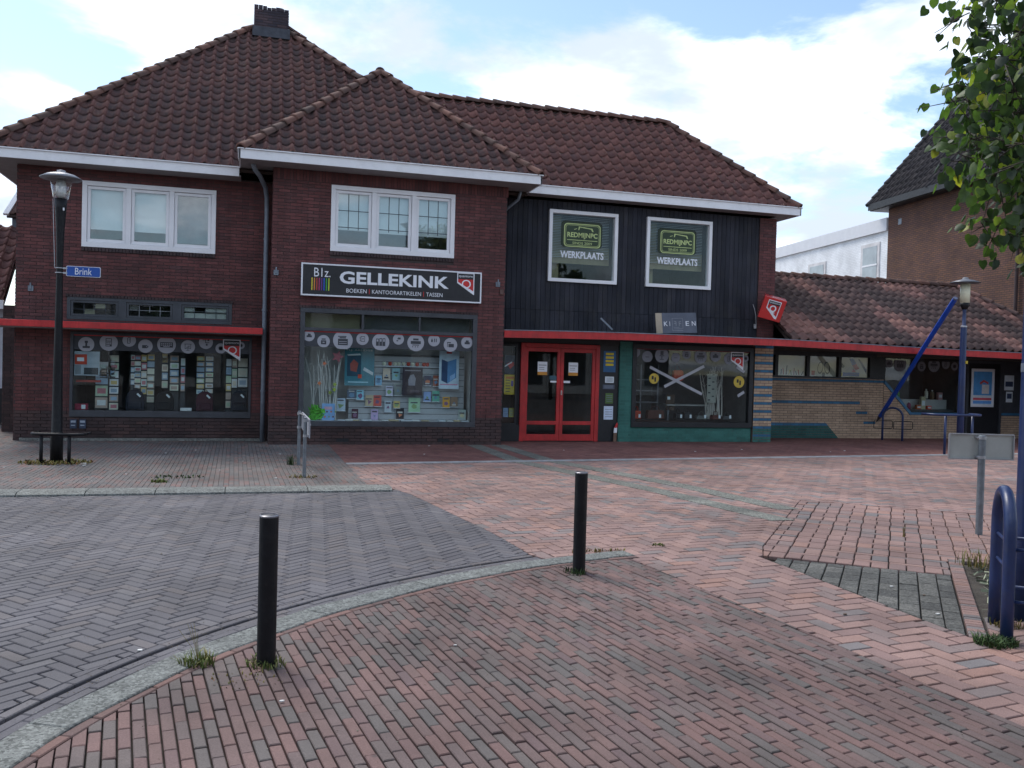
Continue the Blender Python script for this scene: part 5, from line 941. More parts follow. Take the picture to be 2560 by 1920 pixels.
MB().lathe([(.10, 3.93), (.106, 3.95), (.15, 4.22)], (*lp_, 0), 24).build('lantern', GLS, t, smooth=True); MB().lathe([(.03, 3.94), (.06, 3.98), (.075, 4.12), (.06, 4.2)], (*lp_, 0), 16).build('lamp', M('lamp_inner', (.5, .5, .5), .4), t, smooth=True); MB().lathe([(.155, 4.215), (.285, 4.225), (.29, 4.235), (.20, 4.285), (.09, 4.315), (.06, 4.32), (.06, 4.35), (.02, 4.36)], (*lp_, 0), 28).build('hat', M('grey_hat', (.24, .25, .27), .35, .3), t, smooth=True)
MB().tube([(lp_[0]-.10, lp_[1]-.03, 3.92), (lp_[0]-.085, lp_[1]-.03, 3.5), (lp_[0]-.062, lp_[1]-.03, 2.9)], .004, 6).build('light_line', LIGHTGALV, t); MB().box(lp_[0]+.045, lp_[0]+.065, lp_[1]-.085, lp_[1]-.07, 3.75, 3.79).build('lamp_tag', QWHITE, t)  # pale strand imitates the bright rim of light along the post's left edge
br = thing('street_name_sign', 'blue street name sign reading Brink on the black lamp post', 'sign', (-2.45, 14.6, 2.78)); SB = M('sign_blue', (.02, .085, .36), .4, var=.05)
MB().prism(rrect(-2.675, -2.205, 2.785, 2.94, .02), 14.59, 14.605).build('plate', QWHITE, br); MB().prism(rrect(-2.668, -2.212, 2.792, 2.933, .018), 14.586, 14.5898).build('field', SB, br); text('Brink', -2.555, -2.325, 2.815, 2.915, 14.586, QWHITE, br, ext=.002)
for z in (2.83, 2.90): MB().tube([(-2.77+.056*math.cos(a), 14.62+.056*math.sin(a), z) for a in [2*PI*k/12 for k in range(13)]], .008, 6).box(-2.72, -2.66, 14.585, 14.61, z-.012, z+.012).build('clamp', LIGHTGALV, br)
def rail(name, label, c, ang, w, d, h, r, legs, mat, hl):
    t = thing(name, label, 'guard rail', (*c, 0)); ca, sa = math.cos(ang), math.sin(ang)
    def P(u, v, z): return (c[0]+u*ca-v*sa, c[1]+u*sa+v*ca, z)
    pts = [P(-w/2+.02, d, h), P(-w/2, d*.5, h), P(-w/2+.03, .08, h), P(-w/2+.10, 0, h)]+[P(-w/2+.1+(w-.2)*k/6, 0, h) for k in range(1, 6)]+[P(w/2-.10, 0, h), P(w/2-.03, .08, h), P(w/2, d*.5, h), P(w/2-.02, d, h)]
    MB().tube(pts, r, 10).build('rail', mat, t, smooth=True)
    for u, v in legs: MB().tube([P(u, v, -.05), P(u, v, h-r*.5)], r*1.05, 10).build('leg', mat, t, smooth=True)
rail('guard_rail', 'low black guard rail bent round the foot of the black lamp', (-2.76, 14.42), math.radians(-12), .78, .34, .43, .024, [(-.20, .02), (.20, .02)], BLKM, 0)
lq = (14.50, 15.35); t = thing('street_lamp', 'dark blue street lamp with yellowed lantern in front of the low tiled roof', 'street lamp', (*lq, 0))
MB().lathe([(.075, -.05), (.07, 1.0), (.062, 2.70), (.06, 2.73), (.038, 2.75), (.036, 3.05), (.045, 3.10)], (*lq, 0), 20).build('post', BLUM, t, smooth=True); MB().lathe([(.05, 3.08), (.085, 3.16), (.098, 3.22)], (*lq, 0), 20).build('cup', BLKM, t, smooth=True); MB().lathe([(.098, 3.22), (.10, 3.62)], (*lq, 0), 20).build('lantern', FROST, t, smooth=True); MB().lathe([(.11, 3.62), (.30, 3.64), (.305, 3.65), (.2, 3.69), (.07, 3.72), (.05, 3.76), (.01, 3.77)], (*lq, 0), 24).build('hat', M('grey_hat2', (.12, .125, .14), .4, .3), t, smooth=True); MB().lathe([(.0615, 2.70), (.064, 2.71), (.064, 2.725), (.06, 2.735)], (*lq, 0), 20).build('joint_ring', LIGHTGALV, t); MB().box(lq[0]+.01, lq[0]+.06, lq[1]-.08, lq[1]-.06, 1.93, 1.99).build('yellow_tag', M('yellow_tag', (.5, .36, .03), .6), t)
rail('guard_rail', 'dark blue guard rail round the foot of the blue lamp', (14.42, 15.28), math.radians(-2), 1.24, .42, .84, .026, [(-.32, .05), (.36, .05)], BLUM, 0)
t = thing('tall_post', 'thick dark blue steel post rising through the tree leaves', 'post', (5.075, 4.76, 0)); MB().lathe([(.075, -.05), (.066, .6), (.062, 2.2), (.056, 5.6), (.05, 6.2)], (5.075, 4.76, 0), 24).build('shaft', BLUM, t, smooth=True); MB().lathe([(.0655, 1.66), (.066, 1.67), (.066, 1.71), (.0655, 1.72)], (5.075, 4.76, 0), 24).build('collar', M('bare_collar', (.12, .14, .18), .5), t); MB().lathe([(.05, 6.2), (.10, 6.3), (.28, 6.42), (.02, 6.5)], (5.075, 4.76, 0), 20).build('hat', BLUM, t)
# tree guard: two steel hoops with cross bars
def hoop_pts(A, B, h):
    A, B = Vector((*A, 0)), Vector((*B, 0)); c = (A+B)/2; d = (B-A)/2; r = d.length; d.normalize(); pts = [A+Vector((0, 0, -.05)), A+Vector((0, 0, h*.35)), A+Vector((0, 0, h-r))]
    pts += [c-d*r*math.cos(a)+Vector((0, 0, h-r+r*math.sin(a))) for a in [PI*k/12 for k in range(1, 12)]]; return pts+[B+Vector((0, 0, h-r)), B+Vector((0, 0, h*.35)), B+Vector((0, 0, -.05))]
tg = thing('tree_guard', 'dark blue steel hoop guard with thin bars at the tree pit', 'tree guard', (4.6, 4.48, 0)); o2 = Vector((WV[0]*1.15, WV[1]*1.15, 0)); A_, B_ = (4.735, 4.665), (4.465, 4.30)
MB().tube(hoop_pts(A_, B_, .90), .037, 14).build('hoop', BLUM, tg, smooth=True); MB().tube(hoop_pts((A_[0]+o2.x, A_[1]+o2.y), (B_[0]+o2.x, B_[1]+o2.y), .90), .037, 14).build('hoop', BLUM, tg, smooth=True)
for z in (.57, .25):
    for a in (A_, B_): MB().tube([(a[0], a[1], z), (a[0]+o2.x, a[1]+o2.y, z)], .011, 8).build('bar', BLUM, tg, smooth=True)
for z in (.60, .44): MB().tube([(*A_, z), (*B_, z)], .010, 8).build('bar', BLUM, tg, smooth=True)
# bicycle stand by the yellow wall
bs = thing('bicycle_stand', 'dark blue bicycle hoop with thin wire wheel holders by the yellow wall', 'bicycle stand', (15.6, 18.75, 0)); A_, B_ = (15.47, 18.95), (15.80, 18.62); MB().tube(hoop_pts(A_, B_, .83), .028, 12).build('hoop', BLUM, bs, smooth=True)
for a in (A_, B_): MB().tube([(a[0]+x, a[1]-.02+y, z) for x, y, z in ((-.2, .1, .30), (.17, -.1, .30), (.2, -.1, .33), (.2, -.1, .47), (.17, -.1, .5), (-.17, .1, .5), (-.2, .1, .47), (-.2, .1, .30))], .009, 6).build('wheel_holder', BLKM, bs)
# sign seen from the back on a galvanised pole
sp2 = thing('low_road_sign', 'pale sign board seen from behind on a short galvanised pole', 'sign', (7.255, 7.38, 0)); pu = Vector((.60, -.177, 0)).normalized(); pn = Vector((.283, .959, 0)).normalized(); pc = Vector((7.255, 7.38, 0))
MB().lathe([(.035, -.05), (.035, 1.02), (.03, 1.024), (.001, 1.024)], tuple(pc), 20).build('pole', GALV, sp2, smooth=False); bc = pc+pn*.062+pu*.02; MB().obox(bc+Vector((0, 0, .905)), pu*.33, pn*.004, (0, 0, .125)).build('board', M('board_back', (.42, .44, .42), .5, var=.12), sp2)
for c, a, b in ((Vector((0, 0, 1.033)), pu*.335, Vector((0, 0, .006))), (Vector((0, 0, .777)), pu*.335, Vector((0, 0, .006))), (-pu*.333+Vector((0, 0, .905)), pu*.006, Vector((0, 0, .122))), (pu*.333+Vector((0, 0, .905)), pu*.006, Vector((0, 0, .122)))): MB().obox(bc+c-pn*.01, a, pn*.014, b).build('board_rim', LIGHTGALV, sp2)
for z in (1.0, .80): MB().lathe([(.0355, z-.015), (.041, z-.015), (.041, z+.015), (.0355, z+.015)], (pc.x, pc.y, 0), 18).obox(pc+pn*.045+Vector((0, 0, z)), pu*.05, pn*.008, (0, 0, .012)).tube([pc-pu*.055-pn*.005+Vector((0, 0, z)), pc-pu*.035-pn*.005+Vector((0, 0, z))], .009, 6).build('clamp', LIGHTGALV, sp2)
# two posts carrying a board that is seen edge-on
ts = thing('twin_post_sign', 'low sign on two galvanised posts seen edge-on before the book window', 'sign', (.73, 13.2, 0))
for x, y in ((.735, 14.08), (.728, 12.43)): MB().lathe([(.025, -.05), (.025, .835), (.001, .838)], (x, y, 0), 14).build('post', GALV, ts)
MB().box(.775, .79, 12.33, 14.2, .56, .815).build('board', M('grey_board', (.35, .36, .4), .5), ts)
for y in (12.43, 14.08):
    for z in (.795, .585): MB().lathe([(.0255, z-.018), (.031, z-.018), (.031, z+.018), (.0255, z+.018)], (.731, y, 0), 14).box(.75, .775, y-.03, y+.03, z-.015, z+.015).build('clamp', LIGHTGALV, ts)
MB().tube([(.735, 14.08, .80), (.80, 13.4, .79), (.80, 12.5, .73)], .012, 8).build('stay', LIGHTGALV, ts)
# giant pencil
gpn = thing('giant_pencil', 'giant blue pencil leaning out from the yellow wall, tip drawing on bricks', 'pencil', (15.67, 19.4, .42)); a = Vector((15.65, 19.42, .415)); b = Vector((15.027, 16.2, 3.38)); d = (b-a).normalized()
MB().tube([a+d*.27, b], .056, 6).build('shaft', M('pencil_blue', (.012, .07, .42), .35, var=.1), gpn); MB().tube([a+d*.10, a+d*.27], [.022, .056], 12).build('sharpened_wood', M('pencil_wood', (.06, .05, .05), .6), gpn); MB().tube([a, a+d*.10], [.003, .022], 10).build('lead', BLACK, gpn); MB().tube([b, b+d*.04], .05, 6).build('end', M('pencil_end', (.10, .12, .2), .5), gpn)
# small pointed board leaning by the door
pb_ = thing('pointed_board', 'narrow red tipped wooden board leaning beside the green pier', 'board', (7.83, 18.28, 0)); m = lambda n_, mat, poly: MB().prism([(7.78+p[0], p[1]) for p in poly], 18.27, 18.29).build(n_, mat, pb_)
m('shaft', M('weathered_wood', (.16, .10, .07), .8), [(0, 0), (.075, 0), (.082, .20), (.01, .20)]); m('label_patch', QWHITE, [(.01, .20), (.082, .20), (.086, .31), (.02, .31)]); m('tip', REDP, [(.02, .31), (.086, .31), (.10, .40), (.085, .43), (.055, .39)])
# ================================================================ tree
def leaf_mat(name, obj):
    b = NB(name); p = b.pos(); r = b.n('ShaderNodeObjectInfo').outputs['Random'] if obj else b.n('ShaderNodeAttribute', attribute_name='rnd').outputs['Fac']
    c = b.ramp(r, [(0, '283429'), (.38, '364831'), (.68, '485d37'), (.88, '5c703c'), (.95, '7f8c40'), (1, 'a8a048')]); c = b.mix(1., c, b.rng(b.noise(p, 25., 3), .3, .7, .75, 1.25), 'MULTIPLY')
    d = b.pbsdf(c, .5, 0., .4); t = b.n('ShaderNodeBsdfTranslucent', {0: b.mix(1., c, (1.5, 1.8, .7), 'MULTIPLY')}).outputs[0]
    return b.out(b.n('ShaderNodeMixShader', {0: .45, 1: d, 2: t}).outputs[0])
LM = (leaf_mat('leaf_single', True), leaf_mat('leaf', False)); BARK = M('bark', (.06, .05, .042), .9, var=.4, scale=12, bump=.8, bscale=40)
_lo = [(0, 0), (.30, -.10), (.50, .12), (.50, .42), (.34, .72), (0, 1.05), (-.34, .72), (-.50, .42), (-.50, .12), (-.30, -.10)]
LV = [(x, y, -.28*abs(x)-.12*(y-.4)**2) for x, y in _lo]+[(0, .45, .02)]; LF = [(10, i, (i+1) % 10) for i in range(10)]
def frame_m(o, t, n, s):
    t = t.normalized(); sx = t.cross(n).normalized(); n2 = sx.cross(t); m = Matrix.Identity(4)
    for q, a_ in enumerate((sx, t, n2)):
        for z in range(3): m[z][q] = a_[z]*s
    m.translation = o; return m
def tree(name, label, base, crown, seed, ncl, nobj=0, group=None, dense=18, ls=(.075, .12)):
    """trunk, limbs to leaf clusters, leaves on short twigs; crown = (centre height, radius, half height)"""
    R = random.Random(seed); cz, cr, chh = crown; t = thing(name, label, 'tree', (*base, 0), group); b = Vector((*base, 0)); top = b+Vector((R.uniform(-.1, .1), R.uniform(-.1, .1), cz+chh*.6))
    tp = [b+Vector((0, 0, -.1))]+[b.lerp(top, k/6)+Vector((R.uniform(-.04, .04), R.uniform(-.04, .04), 0)) for k in range(1, 7)]; trunk = MB().tube(tp, [.11-.012*k for k in range(7)], 12).build('trunk', BARK, t, smooth=True)
    lim = MB(); T = []; C = []
    for k in range(ncl):
        while True:
            p = Vector((R.uniform(-1, 1), R.uniform(-1, 1), R.uniform(-1, 1))); q = (p.x**2+p.y**2)**1.3+abs(p.z)**3.2
            if .22 < q < 1.: break
        c = b+Vector((p.x*cr, p.y*cr, cz+p.z*chh)); h = max(1.9, min(top.z, c.z-R.uniform(.1, .7))); f = min(1., h/top.z); o = b.lerp(top, f)
        if k % 2 == 0: mid = o.lerp(c, .5)+Vector((0, 0, R.uniform(0, .15))); lim.tube([o, mid, c], [.022, .012, .004], 5)
        for j in range(R.randint(dense-6, dense+6)):
            d = Vector((R.gauss(0, 1), R.gauss(0, 1), R.gauss(0, .8))); d *= .17*R.random()**.5/max(d.length, .01)*1.9; pos = c+d
            tip = Vector((d.x*1.5+R.uniform(-.25, .25), d.y*1.5+R.uniform(-.25, .25), -.55+R.uniform(-.3, .35))); nn = Vector((R.uniform(-1, 1), R.uniform(-1, 1), R.uniform(.1, 1.2))); T.append(frame_m(pos, tip, nn, R.uniform(*ls))); C.append(pos)
        for j in range(5): e = c+Vector((R.uniform(-.25, .25), R.uniform(-.25, .25), R.uniform(-.25, .12))); lim.tube([c+Vector((R.uniform(-.08, .08), R.uniform(-.08, .08), .02)), e], [.005, .002], 4)
    tag(lim.build('limbs', BARK, t), kind='stuff')
    rank = sorted((proj(c)[2], i) for i, c in enumerate(C) if inframe(c)) if nobj else []; pick = set(i for d, i in rank[:nobj]); rest = [i for i in range(len(T)) if i not in pick]
    cr_ = bigmesh('crown', LV, LF, np.array([np.array(T[i]) for i in rest]), [R.random() for i in rest], LM[1], t, smooth=True)
    if pick:
        me = bpy.data.meshes.new('leaf'); me.from_pydata(LV, [], LF); me.update(); me.polygons.foreach_set('use_smooth', [True]*10); me.materials.append(LM[0])
        for i in pick: mkobj('leaf', me, None, cr_, T[i])
    return t
tree('lime_tree', 'small lime tree with hanging green and yellow leaves beside the tall blue post', (6.24, 5.02), (4.30, 1.24, 2.1), 3, 320, 300, None, 22, (.055, .095))
# trees and a pale building across the square, behind the photographer; the shop windows mirror them
tree('square_tree', 'leafy tree across the square opposite the left shop window', (-2.5, -9.), (4.6, 2.2, 2.2), 8, 170, 0, 'trees across the square', 26, (.14, .22)); tree('square_tree', 'leafy tree across the square opposite the red double door', (6.5, -8.), (4.4, 2.1, 2.2), 9, 170, 0, 'trees across the square', 26, (.14, .22)); tree('square_tree', 'leafy tree across the square opposite the yellow painted wall', (15., -7.), (4.6, 2.2, 2.3), 10, 170, 0, 'trees across the square', 26, (.14, .22))
hall = thing('white_hall', 'white hall with broad pilasters and dark windows across the square', 'building', (2, -17, 0)); HW = M('hall_white', (.52, .54, .56), .7)
MB().box(-18, 26, -26, -16.5, 0, 6.2).build('wall', HW, hall); MB().box(-18.4, 26.4, -26.4, -16.0, 6.2, 6.7).build('cornice', HW, hall)
for k in range(15):
    x = -16.5+k*2.9; MB().box(x-.35, x+.35, -16.5, -16.2, 0, 6.2).build('pilaster', HW, hall); MB().box(x+.6, x+2.3, -16.5, -16.45, .6, 5.6).build('window', M('hall_glass', (.03, .035, .04), .2), hall)
dk = thing('brick_terrace', 'dark brick terrace with tall roof across the square', 'building', (-22, -8, 0)); MB().box(-34, -19, -16, 2, 0, 6).build('wall', BROWN, dk); MB().prism([(-16.4, 6), (2.4, 6), (-7, 11.5)], -34.5, -18.5, 'x').build('roof', TILE_K, dk); [MB().box(-19, -18.97, -14+k*3, -12.4+k*3, z, z+1.5).build('window', M('dark_pane', (.03, .035, .04), .2), dk) for k in range(5) for z in (.9, 3.7)]
# ================================================================ things in the shop windows
def hexm(c, k=1.25): return M('print_'+c, tuple(min(.8, v*k) for v in lin(c)), .7, var=.12, scale=9)
dw = thing('slat_wall', 'pale grey slatted display wall behind the book window', 'display wall', (2.7, 18.1, .45)); SLT = M('slat_grey', (.46, .47, .49), .7, var=.08)
for k in range(11): MB().box(1.9, 4.28, 18.06, 18.085, .47+k*.118, .47+k*.118+.108).build('slat', SLT, dw)
MB().box(1.0, 4.3, 17.68, 18.05, .445, .462).build('window_board', M('pale_board', (.5, .51, .53), .6), dw); MB().box(1.9, 4.28, 18.086, 18.1, .47, 1.8).build('backing', ROOM, dw)
for n_, (x0, z0, x1, z1), c in BOOKS:
    b = thing('book', n_+' book set face out on the slatted display wall', 'book', ((x0+x1)/2, 18.02, z0), 'books on show in the book window'); RND.seed(hash(n_) % 1000 if False else sum(map(ord, n_))); cm = hexm(c)
    MB().box(x0, x1, 17.995, 18.0, z0, z1).build('cover', cm, b); MB().box(x0+.004, x1-.004, 18.0005, 18.025, z0+.004, z1-.004).build('pages', QWHITE, b); lc = lin(c); light = sum(lc)/3 < .2; q = hexm('d8d4cc' if light else '5a5660', 1); w, h = x1-x0, z1-z0; s = RND.random()
    tz = RND.choice([.12, .12, .3, .74]); MB().box(x0+w*RND.uniform(.06, .2), x1-w*RND.uniform(.06, .25), 17.9915, 17.9930, z1-h*(tz+RND.uniform(.08, .16)), z1-h*tz).build('title', q, b); sh_ = RND.choice([3, 4, 5, 12]); rr_ = RND.uniform(.2, .4); a0 = RND.uniform(0, 6); MB().prism([(x0+w*(.5+rr_*math.cos(a0+2*PI*k/sh_)), z0+h*.38+w*rr_*RND.uniform(.7, 1.2)*math.sin(a0+2*PI*k/sh_)) for k in range(sh_)], 17.9935, 17.9949).build('picture', hexm(RND.choice(['c87a5a', '6a8aa8', 'd8c8a0', '7a5a78', '88a070'])), b)
    MB().box(x0-.01, x1+.01, 17.985, 18.055, z0-.012, z0-.001).build('ledge', QWHITE, b)
x0, z0, x1, z1 = BIGBOOK; b = thing('book', 'large pale blue picture book standing beside the bright green tulle', 'book', ((x0+x1)/2, 17.75, z0)); MB().box(x0, x1, 17.74, 17.752, z0, z1).build('cover', hexm('7fa4dc'), b); MB().box(x0+.05, x1-.05, 17.738, 17.7399, z1-.12, z1-.06).build('title', hexm('c8a0b0'), b)
for k in range(6): MB().prism([(x0+.06+.04*k+.018*math.cos(t_*PI/4), z0+.07+.05*(k*2 % 4)+.018*math.sin(t_*PI/4)) for t_ in range(8)], 17.738, 17.7399).build('flower', hexm(['d8784a', '6a4a3a', '88a070'][k % 3]), b)
for k, (x0, z0, x1, z1) in enumerate(FLAT): tag(MB().box(x0, x1, 17.60+.02*(k % 3), 17.74, .463, .463+.016+.008*(k % 2)).build('flat_book', hexm(['c8ccd4', 'd8d8d8', 'b8a888'][k % 3]), None), '%s pale book lying flat on the sill counted from the green tulle' % ['first', 'second', 'third', 'fourth', 'fifth', 'sixth', 'seventh', 'eighth', 'ninth', 'tenth', 'eleventh', 'twelfth', 'thirteenth'][k], 'book', 'flat books along the window sill')
pm = [('teal book poster with author name hanging in the book window', '3f7684'), ('dark brown film-like poster standing on the slatted wall', '40363a'), ('tall pale poster showing a blue office tower in the book window', 'b4c4dc')]
for (lb, c), (x0, z0, x1, z1) in zip(pm, POST_M):
    p = thing('poster', lb, 'poster', ((x0+x1)/2, 17.9, z0)); MB().box(x0, x1, 17.90, 17.905, z0, z1).build('sheet', hexm(c), p); Y = 17.899; w, h = x1-x0, z1-z0; P = lambda poly, c_, n_='print', dy=0: MB().prism([(x0+a_*w, z0+b_*h) for a_, b_ in poly], Y-dy-.001, Y-dy).build(n_, hexm(c_), p)
    if 'teal' in lb:
        text('M.J. ARLIDGE', x0+.06*w, x1-.06*w, z1-.085*h, z1-.03*h, Y, hexm('c8d4d8'), p, ext=.002); P([(.08, .25), (.55, .25), (.55, .80), (.08, .80)], '2c4a5c'); P([(.2, .4), (.4, .36), (.46, .6), (.3, .7), (.18, .58)], '9a5048', dy=.0012); P([(.08, .83), (.5, .86), (.55, .82), (.1, .79)], 'c8d0d4'); P([(.62, .42), (.95, .28), (.97, .36), (.66, .5)], 'b8c0c4'); P([(.45, .2), (.58, .2), (.58, .3), (.45, .3)], 'c8503c', dy=.0024); P([(.12, .08), (.8, .08), (.8, .11), (.12, .11)], '9cc4d4')
    elif 'brown' in lb: P([(.3, .35), (.62, .35), (.66, .6), (.55, .75), (.38, .72), (.28, .55)], '8c8890'); P([(.1, .86), (.9, .86), (.9, .9), (.1, .9)], '8a8488'); P([(.38, .1), (.85, .1), (.85, .2), (.38, .2)], '5a5056')
    else: P([(.12, .22), (.42, .14), (.42, .72), (.12, .78)], '34486a'); P([(.42, .14), (.86, .30), (.86, .80), (.42, .72)], '5a84b0'); P([(.55, .2), (.8, .3), (.8, .42), (.55, .34)], '8cacd0', dy=.0012); P([(.36, .93), (.62, .93), (.62, .99), (.36, .99)], 'b84a4a'); P([(.06, .1), (.94, .1), (.94, .13), (.06, .13)], 'b87a94')
tsf = MB().box(2.1, 4.25, 18.0, 18.2, 1.55, 1.565); tag(tsf.build('toy_shelf', QWHITE), 'narrow white shelf carrying small toys in the book window', 'shelf')
for k, (cx_, cz, r) in enumerate(TOYS):
    c = 'c04a3a' if k in (1, 5, 7, 8, 9) else 'd8d0bc'; o = thing('soft_toy', ('small red' if c[0] == 'c' else 'small cream')+' soft toy, '+['first', 'second', 'third', 'fourth', 'fifth', 'sixth', 'seventh', 'eighth', 'ninth', 'last'][k]+' on the white shelf counted from the teal poster', 'toy', (cx_, 18.06, 1.57), 'soft toys on the window shelf'); z_ = 1.565+r; MB().lathe([(.001, -r), (r*.7, -r*.75), (r, -.1*r), (r*.8, r*.6), (.001, r)], (cx_, 18.06, z_), 12).build('head', hexm(c), o, smooth=True)
    for s in (-1, 1): MB().lathe([(.001, 0), (r*.3, r*.15), (r*.25, r*.4), (.001, r*.55)], (cx_+s*r*.55, 18.06, z_+r*.55), 8).build('ear', hexm(c), o, smooth=True)
def twigs(name, label, x0, x1, y, z0, z1, n, seed, cols):
    R = random.Random(seed); t = thing(name, label, 'branches', ((x0+x1)/2, y, z0)); m = M(name+'_wood', cols, .8)
    for k in range(n):
        x = R.uniform(x0, x1); yy = y+R.uniform(-.06, .06); dx = R.uniform(-.22, .22); h = R.uniform(.72, 1)*(z1-z0); p = [Vector((x, yy, z0)), Vector((x+dx*.3+R.uniform(-.03, .03), yy, z0+h*.35)), Vector((x+dx*.6+R.uniform(-.04, .04), yy, z0+h*.7)), Vector((x+dx, yy, z0+h))]; s = MB().tube(p, [.016, .013, .010, .005], 5)
        for j in range(3): q = p[1].lerp(p[3], R.uniform(.1, .9)); s.tube([q, q+Vector((R.uniform(-.12, .12), R.uniform(-.03, .03), R.uniform(.06, .2)))], [.005, .002], 4)
        s.build('branch', m, t)
    return t
twigs('bundle_of_branches', 'bundle of whitewashed branches behind the book window', 1.1, 1.62, 17.82, .47, 1.86, 16, 4, (.6, .58, .55)); twigs('bundle_of_branches', 'bundle of bare pale branches in the dark bag window', 10.35, 10.75, 18.75, .5, 1.75, 20, 5, (.55, .51, .46))
tu = thing('green_tulle', 'crumpled bright green tulle at the foot of the branches', 'tulle', (1.25, 17.75, .46)); RND.seed(3); m = MB()
for k in range(60):
    a = RND.uniform(0, 2*PI); r = RND.uniform(.02, .14); c = Vector((1.25+math.cos(a)*r*1.1, 17.76+math.sin(a)*.05, .48+RND.random()**1.4*.36*(1-.5*r/.14))); d = Vector((RND.gauss(0, 1), RND.gauss(0, .5), RND.gauss(0, 1))).normalized()*.05; e = Vector((RND.gauss(0, 1), RND.gauss(0, .5), RND.gauss(0, 1))).normalized()*.04; m.add([c-d-e, c+d-e, c+d+e*1.2, c-d*.6+e], [(0, 1, 2, 3)])
tag(m.build('folds', M('neon_green', (.16, .62, .07), .7, var=.3, scale=20), tu), kind='stuff')
for k, (cx_, cz, r) in enumerate(LEAVES):
    nm = ['pink', 'orange', 'orange red', 'yellow green', 'olive', 'lime'][k]; cs = ['9a5a62', 'c8643c', 'd8703c', '98a840', '808a34', 'a0b03c'][k]; pts = []
    for j in range(20): a = 2*PI*j/20; rr = r*(1 if j % 4 == 0 else (.45 if j % 2 == 0 else .6)); pts.append((cx_+rr*math.cos(a), cz+rr*math.sin(a)))
    o = thing('paper_leaf', nm+' paper leaf hung among the whitewashed branches', 'decoration', (cx_, 17.72, cz)); MB().prism(pts, 17.72, 17.723).build('blade', hexm(cs), o); MB().tube([(cx_, 17.7215, cz-r*.4), (cx_+.01, 17.7215, cz-r*1.2)], .003, 5).build('stalk', hexm(cs), o)
# left window: card racks, backpacks, poster
ORD = ['first', 'second', 'third', 'fourth', 'fifth', 'sixth', 'seventh', 'eighth', 'ninth', 'tenth', 'eleventh', 'twelfth', 'thirteenth', 'fourteenth', 'fifteenth', 'sixteenth', 'seventeenth']
PN = ['pale grey', 'stone', 'off white', 'sage green', 'beige', 'grey blue', 'cream', 'mint grey', 'taupe', 'slate blue', 'mustard', 'dusty rose']
RND.seed(21); pal = ['c8ccd2', 'b8b0a0', 'd0d4d8', 'a8b8a0', 'c4b8a8', '90a4b8', 'c8c0b0', 'b8c4c0', 'a89488', '8898a8', 'c0a870', 'b07078']
PALM = [hexm(c, 1.45) for c in pal]; WIRE = M('wire', (.05, .05, .055), .5, .3)
for ri, ((x0, z0, x1, z1), n) in enumerate(sorted(CARDS)):
    h = (z1-z0)/n; ex_ = max(0, int((1.67-z1)/h)); n += ex_; z1 += ex_*h; r = thing('card_rack', ORD[ri]+' wire card rack column counted from the white poster in the left window', 'rack', ((x0+x1)/2, 18.8, z0), 'card racks in the left window'); MB().box(x0-.008, x0-.002, 18.765, 18.775, .5, 1.95).build('upright', WIRE, r); MB().box(x1+.002, x1+.008, 18.765, 18.775, .5, 1.95).build('upright', WIRE, r); MB().box(x0-.008, x1+.008, 18.778, 18.79, .5, 1.95).build('back', ROOM, r)
    for k in range(n):
        ci = RND.randrange(len(PALM)); c = PALM[ci]; zc = z0+k*h; o = thing('greeting_card', PN[ci]+' greeting card, '+ORD[n-1-k]+' down in the '+ORD[ri]+' rack from the white poster', 'card', ((x0+x1)/2, 18.76, zc), 'greeting cards in the left window'); MB().box(x0, x1, 18.752, 18.756, zc+.008, zc+h-.006).build('sheet', c, o); MB().box(x0+.15*(x1-x0), x1-.15*(x1-x0), 18.7505, 18.7515, zc+h*.3, zc+h*.75).build('picture', RND.choice(PALM), o); MB().box(x0-.004, x1+.004, 18.742, 18.750, zc+.002, zc+.02).build('holder', WIRE, o)
for k, (x0, z0, x1, z1) in enumerate(PACKS):
    c, nm = [((.02, .022, .035), 'navy'), ((.012, .012, .014), 'black'), ((.06, .012, .025), 'maroon'), ((.012, .016, .026), 'blue black')][k]; m_ = M('pack_cloth', c, .8, bump=.4); z0 = .57; cx_ = (x0+x1)/2; w = (x1-x0)/2; o = thing('backpack', nm+' backpack with paper price tag standing in the left window', 'backpack', (cx_, 18.55, z0)); h = z1-z0; prof = [(cx_-w, z0), (cx_+w, z0), (cx_+w, z0+h*.6), (cx_+w*.75, z0+h*.88), (cx_+w*.3, z0+h), (cx_-w*.3, z0+h), (cx_-w*.75, z0+h*.88), (cx_-w, z0+h*.6)]
    MB().prism(prof, 18.48, 18.62).build('body', m_, o, bevel=.02); MB().prism([(cx_-w*.7, z0+.03), (cx_+w*.7, z0+.03), (cx_+w*.7, z0+h*.42), (cx_-w*.7, z0+h*.42)], 18.445, 18.48).build('pocket', m_, o, bevel=.01); MB().tube([(cx_-.05, 18.55, z0+h-.01), (cx_-.03, 18.55, z0+h+.03), (cx_+.03, 18.55, z0+h+.03), (cx_+.05, 18.55, z0+h-.01)], .008, 6).build('handle', m_, o); MB().obox((cx_+w*.45, 18.44, z0+h*.75), (.03, 0, -.03), (0, .001, 0), (.012, 0, .012)).build('price_tag', QWHITE, o)
q = [('white poster with grey photo strip in the left window', '9aa2aa'), ('small red and white flyer stuck over the pale poster', 'b0402e'), ('red shelf edge strip in the left window', 'b84038'), ('crimson pouch lying at the end of the left window', '8a1f38'), ('white paper strip lying beside the backpacks', 'd8d8dc')]
